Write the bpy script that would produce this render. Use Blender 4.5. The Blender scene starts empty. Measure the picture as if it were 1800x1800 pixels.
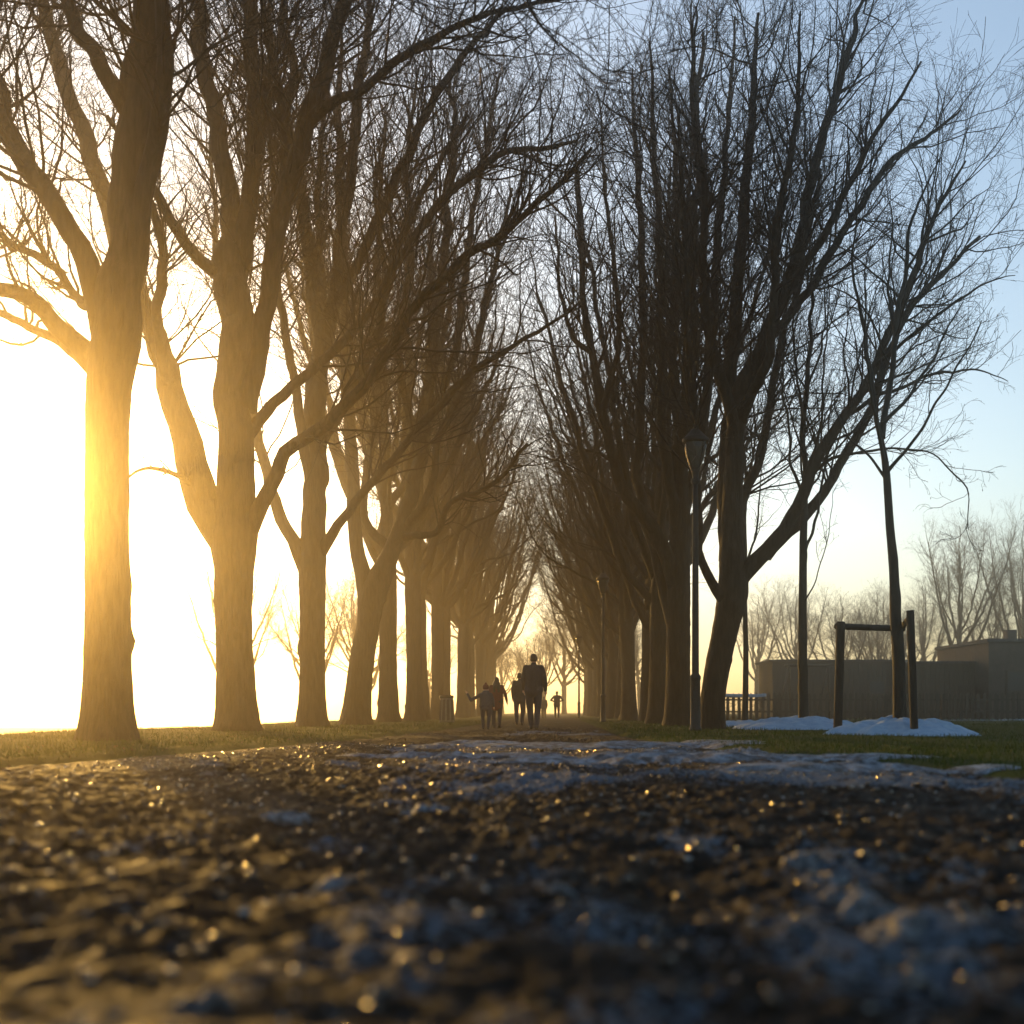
import bpy, bmesh, math, random
import numpy as np
from mathutils import Vector

# ---------------------------------------------------------------- camera, sky, sun, exposure
sc = bpy.context.scene
CAM_H, FPX, VPX, HY = 0.42, 1800.0, 970.0, 1251.0     # eye height, focal length and vanishing point of the 1800 px photograph
cam_d = bpy.data.cameras.new('camera')
cam = bpy.data.objects.new('camera', cam_d)
sc.collection.objects.link(cam)
cam.location = (0, 0, CAM_H)
cam.rotation_euler = (math.radians(90), 0, 0)
cam_d.sensor_width = 36
cam_d.lens = 36
cam_d.shift_x = -(VPX - 900) / 1800
cam_d.shift_y = (HY - 900) / 1800
cam_d.clip_start = 0.05
cam_d.clip_end = 3000
cam_d.dof.use_dof = True
cam_d.dof.focus_distance = 23
cam_d.dof.aperture_fstop = 1.35
cam_d.dof.aperture_blades = 0
sc.camera = cam

SUN_AZ = math.atan2(-0.515, 1.0)         # from straight down the avenue towards the open field
SUN_EL = math.radians(11.2)
world = bpy.data.worlds.new('World')
sc.world = world
world.use_nodes = True
wn = world.node_tree
bg = wn.nodes['Background']
sky = wn.nodes.new('ShaderNodeTexSky')
sky.sky_type = 'NISHITA'
sky.sun_disc = False
sky.sun_elevation = SUN_EL
sky.sun_rotation = SUN_AZ
sky.altitude = 0
sky.air_density = 1.1
sky.dust_density = 1.5
sky.ozone_density = 1.5
wn.links.new(sky.outputs[0], bg.inputs[0])
bg.inputs[1].default_value = 0.15

sun_d = bpy.data.lights.new('sun', 'SUN')
sun_d.energy = 3.0
sun_d.angle = math.radians(0.6)
sun_d.color = (1.0, 0.55, 0.11)
sun = bpy.data.objects.new('sun', sun_d)
sc.collection.objects.link(sun)
SDIR = Vector((math.sin(SUN_AZ) * math.cos(SUN_EL), math.cos(SUN_AZ) * math.cos(SUN_EL), math.sin(SUN_EL)))
sun.rotation_euler = SDIR.to_track_quat('Z', 'Y').to_euler()
sun.location = SDIR * 60

sc.view_settings.view_transform = 'Standard'
sc.view_settings.look = 'None'
sc.view_settings.gamma = 1.0
sc.view_settings.exposure = 0.95
HAZE_DENSITY, HAZE_G = 0.0037, 0.90

sc.render.engine = 'CYCLES'
cy = sc.cycles
cy.use_denoising = True
try:
    cy.denoiser = 'OPENIMAGEDENOISE'
except Exception:
    pass
cy.max_bounces = 5
cy.diffuse_bounces = 2
cy.glossy_bounces = 2
cy.transmission_bounces = 4
cy.volume_bounces = 0
cy.sample_clamp_indirect = 6
cy.use_adaptive_sampling = True
cy.adaptive_threshold = 0.025

# ---------------------------------------------------------------- helpers
C = sc.collection
rng = np.random.default_rng(7)
random.seed(7)

def P(px, py, D):
    """photograph point (1800 px) at depth D -> world"""
    return np.array(((px - VPX) / FPX * D, D, CAM_H + (HY - py) / FPX * D))

def mesh_np(name, verts, faces):
    me = bpy.data.meshes.new(name)
    verts = np.asarray(verts, np.float32)
    faces = np.asarray(faces, np.int32)
    n, k = faces.shape
    me.vertices.add(len(verts)); me.vertices.foreach_set('co', verts.ravel())
    me.loops.add(n * k); me.loops.foreach_set('vertex_index', faces.ravel())
    me.polygons.add(n); me.polygons.foreach_set('loop_start', np.arange(0, n * k, k, dtype=np.int32))
    me.update(calc_edges=True)
    return me

def smooth(me):
    me.polygons.foreach_set('use_smooth', np.ones(len(me.polygons), bool))

def obj(name, me, mat=None, parent=None):
    o = bpy.data.objects.new(name, me)
    C.objects.link(o)
    if mat is not None and me is not None and not me.materials:
        me.materials.append(mat)
    o.parent = parent
    return o

def tag(o, label=None, cat=None, group=None, kind=None):
    if label: o['label'] = label
    if cat: o['category'] = cat
    if group: o['group'] = group
    if kind: o['kind'] = kind
    return o

def empty(name, loc=(0, 0, 0)):
    o = bpy.data.objects.new(name, None)
    o.empty_display_size = 0.2
    C.objects.link(o); o.location = loc
    return o

def bm_mesh(name, bm):
    me = bpy.data.meshes.new(name)
    bm.normal_update(); bm.to_mesh(me); bm.free()
    return me

def box_bm(bm, c, s, rz=0.0, taper=1.0):
    vs = []
    for dz in (-1, 1):
        k = taper if dz > 0 else 1.0
        for dx, dy in ((-1, -1), (1, -1), (1, 1), (-1, 1)):
            x, y = dx * s[0] / 2 * k, dy * s[1] / 2 * k
            vs.append(bm.verts.new((c[0] + x * math.cos(rz) - y * math.sin(rz), c[1] + x * math.sin(rz) + y * math.cos(rz), c[2] + dz * s[2] / 2)))
    for f in ((3, 2, 1, 0), (4, 5, 6, 7), (0, 1, 5, 4), (1, 2, 6, 5), (2, 3, 7, 6), (3, 0, 4, 7)):
        bm.faces.new([vs[i] for i in f])

def box(name, c, s, mat, parent=None, rz=0.0, bevel=0.0, taper=1.0):
    bm = bmesh.new(); box_bm(bm, c, s, rz, taper)
    if bevel:
        bmesh.ops.bevel(bm, geom=bm.edges[:], offset=bevel, segments=2, affect='EDGES')
    return obj(name, bm_mesh(name, bm), mat, parent)

def lathe(name, prof, mat, parent=None, sides=24, loc=(0, 0, 0)):
    pr = np.array(prof, float)
    a = np.arange(sides) * 2 * math.pi / sides
    v = np.stack([np.outer(pr[:, 0], np.cos(a)) + loc[0], np.outer(pr[:, 0], np.sin(a)) + loc[1], np.repeat(pr[:, 1][:, None], sides, 1) + loc[2]], -1).reshape(-1, 3)
    i = np.arange(len(pr) - 1)[:, None] * sides; j = np.arange(sides)[None]; j2 = (j + 1) % sides
    f = np.stack([i + j, i + j2, i + sides + j2, i + sides + j], -1).reshape(-1, 4)
    me = mesh_np(name, v, f); smooth(me)
    return obj(name, me, mat, parent)

# value noise on numpy arrays
def _hash(ix, iy, iz, seed):
    h = (ix * 374761393 + iy * 668265263 + iz * 2147483647 + seed * 1442695041) & 0xFFFFFFFF
    h = ((h ^ (h >> 13)) * 1274126177) & 0xFFFFFFFF
    h = ((h ^ (h >> 16)) * 2246822519) & 0xFFFFFFFF
    return ((h ^ (h >> 15)) & 0xFFFFFF) / float(0xFFFFFF)

def noise2(x, y, seed=0):
    x = np.asarray(x, float); y = np.asarray(y, float)
    ix = np.floor(x).astype(np.int64); iy = np.floor(y).astype(np.int64)
    fx = x - ix; fy = y - iy
    fx = fx * fx * fx * (fx * (fx * 6 - 15) + 10); fy = fy * fy * fy * (fy * (fy * 6 - 15) + 10)
    z = np.int64(0)
    a = _hash(ix, iy, z, seed); b = _hash(ix + 1, iy, z, seed); c = _hash(ix, iy + 1, z, seed); d = _hash(ix + 1, iy + 1, z, seed)
    return (a * (1 - fx) + b * fx) * (1 - fy) + (c * (1 - fx) + d * fx) * fy

def fbm(x, y, seed=0, octaves=4, gain=0.5):
    s, a, t = 0.0, 1.0, 0.0
    for o in range(octaves):
        s = s + a * noise2(x * 2 ** o + o * 17.3, y * 2 ** o - o * 9.1, seed + o); t += a; a *= gain
    return s / t

def sstep(a, b, x):
    t = np.clip((x - a) / (b - a), 0, 1)
    return t * t * (3 - 2 * t)

def norm(v):
    return v / np.maximum(np.linalg.norm(v, axis=-1, keepdims=True), 1e-9)

# ---------------------------------------------------------------- materials
def new_mat(name):
    m = bpy.data.materials.new(name); m.use_nodes = True
    nt = m.node_tree
    return m, nt, nt.nodes['Principled BSDF']

def noise_mat(name, c1, c2, scale=8.0, rough=0.8, bump=0.0, bscale=None, stretch=(1, 1, 1), spec=0.4, detail=6.0):
    m, nt, b = new_mat(name)
    N, L = nt.nodes.new, nt.links.new
    tc = N('ShaderNodeTexCoord'); mp = N('ShaderNodeMapping'); mp.inputs['Scale'].default_value = stretch
    L(tc.outputs['Object'], mp.inputs[0])
    n = N('ShaderNodeTexNoise'); n.inputs['Scale'].default_value = scale; n.inputs['Detail'].default_value = detail
    L(mp.outputs[0], n.inputs['Vector'])
    r = N('ShaderNodeValToRGB'); r.color_ramp.elements[0].position = 0.3; r.color_ramp.elements[1].position = 0.7
    r.color_ramp.elements[0].color = (*c1, 1); r.color_ramp.elements[1].color = (*c2, 1)
    L(n.outputs['Fac'], r.inputs[0]); L(r.outputs[0], b.inputs['Base Color'])
    b.inputs['Roughness'].default_value = rough
    b.inputs['Specular IOR Level'].default_value = spec
    if bump:
        n2 = N('ShaderNodeTexNoise'); n2.inputs['Scale'].default_value = bscale or scale * 2; n2.inputs['Detail'].default_value = 8
        L(mp.outputs[0], n2.inputs['Vector'])
        bp = N('ShaderNodeBump'); bp.inputs['Strength'].default_value = bump; bp.inputs['Distance'].default_value = 0.05 if name == 'bark' else 0.02
        L(n2.outputs['Fac'], bp.inputs['Height']); L(bp.outputs[0], b.inputs['Normal'])
    return m

M = {}
M['bark'] = noise_mat('bark', (0.012, 0.009, 0.006), (0.038, 0.029, 0.020), 5, 0.9, 0.8, 9, (3, 3, 0.5), 0.2)
M['twig'] = noise_mat('twig_bark', (0.010, 0.008, 0.006), (0.024, 0.018, 0.014), 3, 0.85, 0, None, (1, 1, 1), 0.25, 1)
M['pod'] = noise_mat('seed_pod', (0.04, 0.028, 0.014), (0.09, 0.06, 0.03), 3, 0.9, 0, None, (1, 1, 1), 0.1, 1)
M['young'] = noise_mat('young_bark', (0.010, 0.009, 0.007), (0.026, 0.022, 0.016), 12, 0.8, 0.4, 30, (2, 2, 0.6), 0.3)
M['stake'] = noise_mat('stake_wood', (0.010, 0.008, 0.006), (0.028, 0.022, 0.016), 10, 0.8, 0.4, 30, (4, 4, 0.4), 0.3)
M['snow'] = noise_mat('snow', (0.16, 0.25, 0.37), (0.25, 0.33, 0.43), 9, 0.7, 0.5, 40, (1, 1, 1), 0.4)  # blue tint of snow lying in shade, put into its base colour
M['iron'] = noise_mat('lamp_iron', (0.008, 0.009, 0.008), (0.016, 0.017, 0.015), 20, 0.6, 0.15, 60, (1, 1, 1), 0.3)
M['wood'] = noise_mat('fence_wood', (0.03, 0.025, 0.02), (0.065, 0.055, 0.042), 6, 0.85, 0.3, 20, (4, 4, 0.5), 0.2)
M['shed'] = noise_mat('shed_cladding', (0.025, 0.024, 0.022), (0.05, 0.048, 0.045), 2, 0.85, 0.2, 20, (4, 4, 0.5), 0.2)
M['wall'] = noise_mat('house_wall', (0.04, 0.034, 0.03), (0.075, 0.06, 0.052), 3, 0.9, 0.2, 30, (1, 1, 1), 0.2)
M['roof'] = noise_mat('roof_felt', (0.03, 0.03, 0.032), (0.06, 0.06, 0.062), 4, 0.9, 0.2, 30)
M['bin'] = noise_mat('bin_concrete', (0.10, 0.085, 0.065), (0.17, 0.145, 0.11), 9, 0.8, 0.4, 40)
M['skin'] = noise_mat('skin', (0.42, 0.25, 0.17), (0.48, 0.29, 0.2), 9, 0.55)
M['coat_dark'] = noise_mat('coat_dark', (0.014, 0.016, 0.02), (0.028, 0.03, 0.036), 30, 0.9, 0.2, 60)
M['coat_grey'] = noise_mat('coat_grey', (0.03, 0.032, 0.04), (0.05, 0.05, 0.06), 30, 0.9, 0.2, 60)
M['coat_red'] = noise_mat('coat_red', (0.09, 0.02, 0.016), (0.13, 0.03, 0.022), 30, 0.9, 0.2, 60)
M['coat_tan'] = noise_mat('coat_tan', (0.16, 0.10, 0.06), (0.22, 0.14, 0.08), 30, 0.9, 0.2, 60)
M['jeans'] = noise_mat('trousers', (0.016, 0.018, 0.026), (0.03, 0.034, 0.045), 30, 0.9, 0.2, 60)
M['shoe'] = noise_mat('shoe', (0.012, 0.012, 0.012), (0.025, 0.024, 0.022), 20, 0.6)
M['hair'] = noise_mat('hair', (0.018, 0.012, 0.008), (0.05, 0.032, 0.018), 40, 0.6, 0.4, 90, (1, 1, 0.2))
M['lawn'] = noise_mat('lawn', (0.012, 0.024, 0.005), (0.034, 0.048, 0.012), 2.2, 1.0, 0.6, 60, (1, 1, 1), 0.05)

m, nt, b = new_mat('lamp_glass')
b.inputs['Base Color'].default_value = (0.16, 0.15, 0.13, 1); b.inputs['Roughness'].default_value = 0.12
b.inputs['Transmission Weight'].default_value = 0.6; b.inputs['IOR'].default_value = 1.2
M['glass'] = m
m, nt, b = new_mat('window_pane')
b.inputs['Base Color'].default_value = (0.02, 0.025, 0.03, 1); b.inputs['Roughness'].default_value = 0.35; b.inputs['Specular IOR Level'].default_value = 0.3
M['pane'] = m

def old_snow(name, scale, light):
    m, nt, b = new_mat(name)
    N, L = nt.nodes.new, nt.links.new
    tc = N('ShaderNodeTexCoord')
    n1 = N('ShaderNodeTexNoise'); n1.inputs['Scale'].default_value = scale; n1.inputs['Detail'].default_value = 10; n1.inputs['Roughness'].default_value = 0.75
    L(tc.outputs['Object'], n1.inputs['Vector'])
    r = N('ShaderNodeValToRGB'); r.color_ramp.elements[0].position = 0.42; r.color_ramp.elements[1].position = 0.62
    r.color_ramp.elements[0].color = (0.012, 0.009, 0.006, 1); r.color_ramp.elements[1].color = light
    L(n1.outputs['Fac'], r.inputs[0]); L(r.outputs[0], b.inputs['Base Color'])
    b.inputs['Roughness'].default_value = 0.6
    bp = N('ShaderNodeBump'); bp.inputs['Strength'].default_value = 1.0; bp.inputs['Distance'].default_value = 0.02
    L(n1.outputs['Fac'], bp.inputs['Height']); L(bp.outputs[0], b.inputs['Normal'])
    return m
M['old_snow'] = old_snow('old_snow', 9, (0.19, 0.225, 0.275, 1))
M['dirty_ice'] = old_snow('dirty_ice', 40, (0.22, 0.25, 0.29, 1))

# grass blades: translucent, colour varies from blade to blade
m, nt, b = new_mat('grass_blade')
oi = nt.nodes.new('ShaderNodeTexCoord'); nz = nt.nodes.new('ShaderNodeTexNoise'); nz.inputs['Scale'].default_value = 3.0
rp = nt.nodes.new('ShaderNodeValToRGB')
rp.color_ramp.elements[0].position = 0.35; rp.color_ramp.elements[1].position = 0.7
rp.color_ramp.elements[0].color = (0.016, 0.034, 0.004, 1); rp.color_ramp.elements[1].color = (0.042, 0.062, 0.010, 1)
nt.links.new(oi.outputs['Object'], nz.inputs['Vector']); nt.links.new(nz.outputs['Fac'], rp.inputs[0])
tr = nt.nodes.new('ShaderNodeBsdfTranslucent'); mx = nt.nodes.new('ShaderNodeMixShader'); mx.inputs[0].default_value = 0.35
nt.links.new(rp.outputs[0], b.inputs['Base Color']); nt.links.new(rp.outputs[0], tr.inputs['Color'])
b.inputs['Roughness'].default_value = 0.75; b.inputs['Specular IOR Level'].default_value = 0.15
nt.links.new(b.outputs[0], mx.inputs[1]); nt.links.new(tr.outputs[0], mx.inputs[2])
nt.links.new(mx.outputs[0], nt.nodes['Material Output'].inputs['Surface'])
M['grass'] = m

# path: wet gritty mud with half-melted slush; the slush cover is a mesh attribute that also lifts the surface
m, nt, b = new_mat('path_mud')
N, L = nt.nodes.new, nt.links.new
tc = N('ShaderNodeTexCoord')
n1 = N('ShaderNodeTexNoise'); n1.inputs['Scale'].default_value = 22; n1.inputs['Detail'].default_value = 8; n1.inputs['Roughness'].default_value = 0.65
L(tc.outputs['Object'], n1.inputs['Vector'])
r1 = N('ShaderNodeValToRGB'); r1.color_ramp.elements[0].position = 0.32; r1.color_ramp.elements[1].position = 0.72
r1.color_ramp.elements[0].color = (0.006, 0.0045, 0.003, 1); r1.color_ramp.elements[1].color = (0.018, 0.012, 0.007, 1)
L(n1.outputs['Fac'], r1.inputs[0])
at = N('ShaderNodeAttribute'); at.attribute_name = 'slush'
n2 = N('ShaderNodeTexNoise'); n2.inputs['Scale'].default_value = 45; n2.inputs['Detail'].default_value = 6
L(tc.outputs['Object'], n2.inputs['Vector'])
ma = N('ShaderNodeMath'); ma.operation = 'ADD'; L(at.outputs['Fac'], ma.inputs[0])
sb = N('ShaderNodeMath'); sb.operation = 'MULTIPLY_ADD'; sb.inputs[1].default_value = 3.2; sb.inputs[2].default_value = -1.68
L(n2.outputs['Fac'], sb.inputs[0]); L(sb.outputs[0], ma.inputs[1])
rs = N('ShaderNodeMapRange'); rs.inputs['From Min'].default_value = 0.42; rs.inputs['From Max'].default_value = 0.72
L(ma.outputs[0], rs.inputs['Value'])
mixc = N('ShaderNodeMix'); mixc.data_type = 'RGBA'
L(rs.outputs[0], mixc.inputs['Factor']); L(r1.outputs[0], mixc.inputs['A']); mixc.inputs['B'].default_value = (0.075, 0.095, 0.122, 1)
L(mixc.outputs['Result'], b.inputs['Base Color'])
rr = N('ShaderNodeMapRange'); rr.inputs['To Min'].default_value = 0.6; rr.inputs['To Max'].default_value = 1.0
n3 = N('ShaderNodeTexNoise'); n3.inputs['Scale'].default_value = 14; n3.inputs['Detail'].default_value = 5
L(tc.outputs['Object'], n3.inputs['Vector']); 
n3r = N('ShaderNodeMapRange'); n3r.inputs['From Min'].default_value = 0.35; n3r.inputs['From Max'].default_value = 0.65
L(n3.outputs['Fac'], n3r.inputs['Value']); L(n3r.outputs[0], rr.inputs['Value']); L(rr.outputs[0], b.inputs['Roughness'])
bp = N('ShaderNodeBump'); bp.inputs['Strength'].default_value = 1.0; bp.inputs['Distance'].default_value = 0.012
n4 = N('ShaderNodeTexNoise'); n4.inputs['Scale'].default_value = 60; n4.inputs['Detail'].default_value = 8; n4.inputs['Roughness'].default_value = 0.7
L(tc.outputs['Object'], n4.inputs['Vector']); L(n4.outputs['Fac'], bp.inputs['Height']); L(bp.outputs[0], b.inputs['Normal'])
b.inputs['Specular IOR Level'].default_value = 0.1
M['path'] = m

# ---------------------------------------------------------------- ground
def edge_l(D):
    return np.interp(D, [0, 4, 8, 10, 13, 18, 26, 60, 200], [-5.2, -4.9, -4.3, -3.7, -3.3, -2.8, -2.5, -2.3, -2.3])
def edge_r(D):
    return np.interp(D, [0, 3, 6.4, 9, 11, 15, 20, 30, 60, 200], [4.0, 3.6, 2.9, 2.3, 1.9, 1.35, 1.2, 1.3, 1.5, 1.5])

def lawn_z(x, y):
    el, er = edge_l(y), edge_r(y)
    wob = (fbm(x * 1.3, y * 1.3, 5, 3) - 0.5) * 0.5
    out = np.maximum(el - x, x - er) + wob
    z = -0.10 + 0.135 * sstep(-0.25, 0.35, out)
    z = z + (fbm(x * 0.25, y * 0.25, 11, 3) - 0.5) * 0.10 * sstep(0.2, 2.5, out)
    return z - 4.0 * sstep(-8.5, -70, x) - 0.35 * sstep(-8.5, -16, x)      # the open field falls away beyond the tree row

def grid(xs, ys, zf):
    X, Y = np.meshgrid(xs, ys)
    Z = zf(X, Y)
    nx, ny = len(xs), len(ys)
    i = np.arange(ny - 1)[:, None] * nx + np.arange(nx - 1)[None]
    f = np.stack([i, i + 1, i + nx + 1, i + nx], -1).reshape(-1, 4)
    return np.stack([X, Y, Z], -1).reshape(-1, 3), f

GX = np.concatenate([[-190, -120, -90, -70, -60, -50, -42, -35, -29, -25, -21, -18, -16, -14, -12.5], np.arange(-11, 9.01, 0.2), [11, 14, 18, 25, 35, 50, 80, 120, 190]])
GY = np.concatenate([[-25, -12, -6, -3], np.arange(-1, 30, 0.2), np.arange(30, 60, 0.6), [63, 68, 75, 85, 100, 120, 150, 190, 240, 300]])
v, f = grid(GX, GY, lawn_z)
me = mesh_np('lawn', v, f); smooth(me)
lawn = tag(obj('lawn', me, M['lawn']), 'frosty green lawn on both sides of the muddy path', kind='structure')

def path_parts(X, Y):
    el, er = edge_l(Y), edge_r(Y)
    clod = fbm(X * 10, Y * 10, 21, 4, 0.8)
    big = fbm(X * 1.1, Y * 1.1, 33, 3)
    rid = 1 - np.abs(fbm(X * 3.2, Y * 3.2, 41, 3) * 2 - 1)
    mid = (X - (el + er) / 2) / ((er - el) / 2)
    s = fbm(X * 0.75 + 3, Y * 0.5, 52, 3) * 0.6 + fbm(X * 3.0, Y * 1.8, 61, 3) * 0.55
    s = s + 0.11 * sstep(-0.55, 0.1, mid) - 0.10 * sstep(-0.1, -0.8, mid) - 0.05
    s = s - 0.16 * sstep(-0.35, -1.5, X) * sstep(9, 5, Y)
    s = s - 0.10 * sstep(0.4, 1.0, X) * sstep(3.2, 2.2, Y)
    s = s - 0.35 * sstep(0.82, 1.0, np.abs(mid)) - 0.25 * sstep(14, 24, Y)
    slush = sstep(0.55, 0.78, s)
    near = sstep(60, 15, Y)
    loose = 0.35 + 0.9 * sstep(0.38, 0.62, fbm(X * 0.55 + 9, Y * 0.35, 83, 3))
    rut = np.exp(-((X + 1.55 + 0.12 * np.sin(Y * 0.7)) / 0.16) ** 2) + np.exp(-((X - 0.35 + 0.12 * np.sin(Y * 0.7 + 1)) / 0.16) ** 2)
    z = ((big - 0.5) * 0.05 + (clod - 0.5) * 0.062 * loose + (rid - 0.6) * 0.022 * loose - 0.022 * rut) * (0.35 + 0.65 * near)
    z = z + slush * 0.018 * (0.6 + 0.8 * fbm(X * 12, Y * 12, 71, 2))
    z = z - 0.10 * sstep(0.93, 1.12, np.abs(mid))
    return z, slush

ys = [-2.5]
while ys[-1] < 125:
    y = ys[-1]
    ys.append(y + (0.06 if y < 0.9 else 0.02 if y < 4.5 else 0.02 + (y - 4.5) * 0.0085))
u = np.linspace(-1, 1, 330)
uu = 0.55 * u + 0.45 * u ** 3
ys = np.array(ys)
X = np.where(uu[None] < 0, -uu[None] * (edge_l(ys)[:, None] - 0.55), uu[None] * (edge_r(ys)[:, None] + 0.55))
Y = np.repeat(ys[:, None], len(u), 1)
Z, S = path_parts(X, Y)
nx, ny = len(u), len(ys)
i = np.arange(ny - 1)[:, None] * nx + np.arange(nx - 1)[None]
f = np.stack([i, i + 1, i + nx + 1, i + nx], -1).reshape(-1, 4)
me = mesh_np('path', np.stack([X, Y, Z], -1).reshape(-1, 3), f); smooth(me)
a = me.attributes.new('slush', 'FLOAT', 'POINT'); a.data.foreach_set('value', S.ravel().astype(np.float32))
path = tag(obj('path', me, M['path']), 'muddy gravel path with half melted slush down the avenue', kind='structure')

def ground_z(x, y):
    x = np.asarray(x, float); y = np.asarray(y, float)
    return np.maximum(lawn_z(x, y), path_parts(x, y)[0] - 10 * ((x < edge_l(y) - 0.5) | (x > edge_r(y) + 0.5)))

# grit: loose stones pressed into the path
ico = bmesh.new(); bmesh.ops.create_icosphere(ico, subdivisions=1, radius=1.0)
IV = np.array([v.co[:] for v in ico.verts]); IF = np.array([[v.index for v in f.verts] for f in ico.faces]); ico.free()
OV = np.array([(1, 0, 0), (-1, 0, 0), (0, 1, 0), (0, -1, 0), (0, 0, 1), (0, 0, -1)], float)
OF = np.array([(0, 2, 4), (2, 1, 4), (1, 3, 4), (3, 0, 4), (2, 0, 5), (1, 2, 5), (3, 1, 5), (0, 3, 5)])
def pebbles(name, n, ymax, rmin, rmax, mat, pw=1.0, IV=IV, IF=IF, jit=0.25):
    d = 0.95 + (ymax - 0.95) * rng.random(n) ** pw
    x = edge_l(d) + 0.3 + (edge_r(d) - edge_l(d) - 0.6) * rng.random(n)
    r = rmin + (rmax - rmin) * rng.random(n) ** 3
    z = path_parts(x, d)[0] + r * 0.25
    sc3 = r[:, None] * np.stack([0.8 + 0.6 * rng.random(n), 0.8 + 0.6 * rng.random(n), 0.5 + 0.4 * rng.random(n)], 1)
    an = rng.random(n) * 6.28
    V = IV[None] * (1 + jit * (rng.random((n, len(IV), 1)) - 0.5)) * sc3[:, None]
    ca, sa = np.cos(an)[:, None], np.sin(an)[:, None]
    V = np.stack([V[..., 0] * ca - V[..., 1] * sa, V[..., 0] * sa + V[..., 1] * ca, V[..., 2]], -1) + np.stack([x, d, z], 1)[:, None]
    F = (IF[None] + (np.arange(n) * len(IV))[:, None, None]).reshape(-1, 3)
    return obj(name, mesh_np(name, V.reshape(-1, 3), F), mat)
M['stone'] = noise_mat('wet_stone', (0.012, 0.009, 0.006), (0.07, 0.05, 0.032), 30, 0.22, 0.2, 120, (1, 1, 1), 0.6)
M['stone'].node_tree.nodes['Principled BSDF'].inputs['Roughness'].default_value = 0.17
tag(pebbles('gravel', 11000, 13, 0.004, 0.018, M['stone'], 1.2, OV, OF, 0.8), 'wet loose gravel scattered over the muddy path', 'gravel', kind='stuff')

M['ice'] = noise_mat('ice_grain', (0.10, 0.11, 0.12), (0.2, 0.21, 0.22), 30, 0.13, 0, None, (1, 1, 1), 0.7, 2)
gr = pebbles('ice_grains', 2400, 14, 0.003, 0.011, M['ice'], 1.2); smooth(gr.data)
tag(gr, 'glinting ice grains scattered over the muddy path', 'ice', kind='stuff')

# fallen leaves on path and verge
def leaves(n):
    d = 2.6 * (26 / 2.6) ** rng.random(n); x = edge_l(d) - 2.5 + rng.random(n) * (edge_r(d) - edge_l(d) + 4.5)
    r = 0.010 + 0.018 * rng.random(n); a = rng.random(n) * 6.28
    z = ground_z(x, d) + 0.008
    L5 = np.array([(-1, 0, .0), (-.35, .55, .25), (.5, .45, .15), (1, 0, .35), (.4, -.5, .3), (-.4, -.5, .1)])
    t1, t2 = rng.normal(size=n) * .35, rng.normal(size=n) * .35
    V = L5[None] * r[:, None, None]
    V[..., 2] += V[..., 0] * t1[:, None] + V[..., 1] * t2[:, None]
    ca, sa = np.cos(a)[:, None], np.sin(a)[:, None]
    V = np.stack([V[..., 0] * ca - V[..., 1] * sa, V[..., 0] * sa + V[..., 1] * ca, V[..., 2]], -1) + np.stack([x, d, z], 1)[:, None]
    o = (np.arange(n) * 6)[:, None]
    return mesh_np('leaf_litter', V.reshape(-1, 3), np.concatenate([o + [0, 1, 2, 3], o + [0, 3, 4, 5]]))
M['leaf'] = noise_mat('dead_leaf', (0.02, 0.012, 0.006), (0.075, 0.045, 0.018), 9, 0.7, 0, None, (1, 1, 1), 0.2, 2)
tag(obj('leaf_litter', leaves(1500), M['leaf']), 'dead brown leaves strewn over path and verges', 'leaves', kind='stuff')

# grass blades on the verges
def blades(n):
    k = int(n * 1.9)
    d = 5.5 * (45 / 5.5) ** rng.random(k)
    x = -0.62 * d - 1.5 + rng.random(k) * (1.16 * d + 3.0)
    ok = lawn_z(x, d) > 0.0
    d, x = d[ok][:n], x[ok][:n]
    n = len(d)
    z = lawn_z(x, d) - 0.005
    h = (0.025 + 0.05 * rng.random(n) ** 1.5) * (0.7 + 0.6 * fbm(x * 1.5, d * 1.5, 91, 2))
    w = 0.0022 + 0.00022 * d
    a = rng.random(n) * 6.28; lean = 0.9 * h * rng.random(n); b2 = rng.random(n) * 6.28
    cx, cyy = np.cos(a) * w, np.sin(a) * w
    lx, ly = np.cos(b2) * lean, np.sin(b2) * lean
    p0 = np.stack([x - cx, d - cyy, z], 1); p1 = np.stack([x + cx, d + cyy, z], 1)
    p2 = np.stack([x + cx * .6 + lx * .35, d + cyy * .6 + ly * .35, z + h * .6], 1); p3 = np.stack([x - cx * .6 + lx * .35, d - cyy * .6 + ly * .35, z + h * .6], 1)
    p4 = np.stack([x + lx, d + ly, z + h], 1)
    V = np.stack([p0, p1, p2, p3, p4], 1).reshape(-1, 3)
    o = (np.arange(n) * 5)[:, None]
    F = np.concatenate([o + [0, 1, 2], o + [0, 2, 3], o + [3, 2, 4]])
    return mesh_np('grass', V, F)
tag(obj('grass', blades(50000), M['grass']), 'short frosted grass blades covering the verges', 'grass', kind='stuff')

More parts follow.
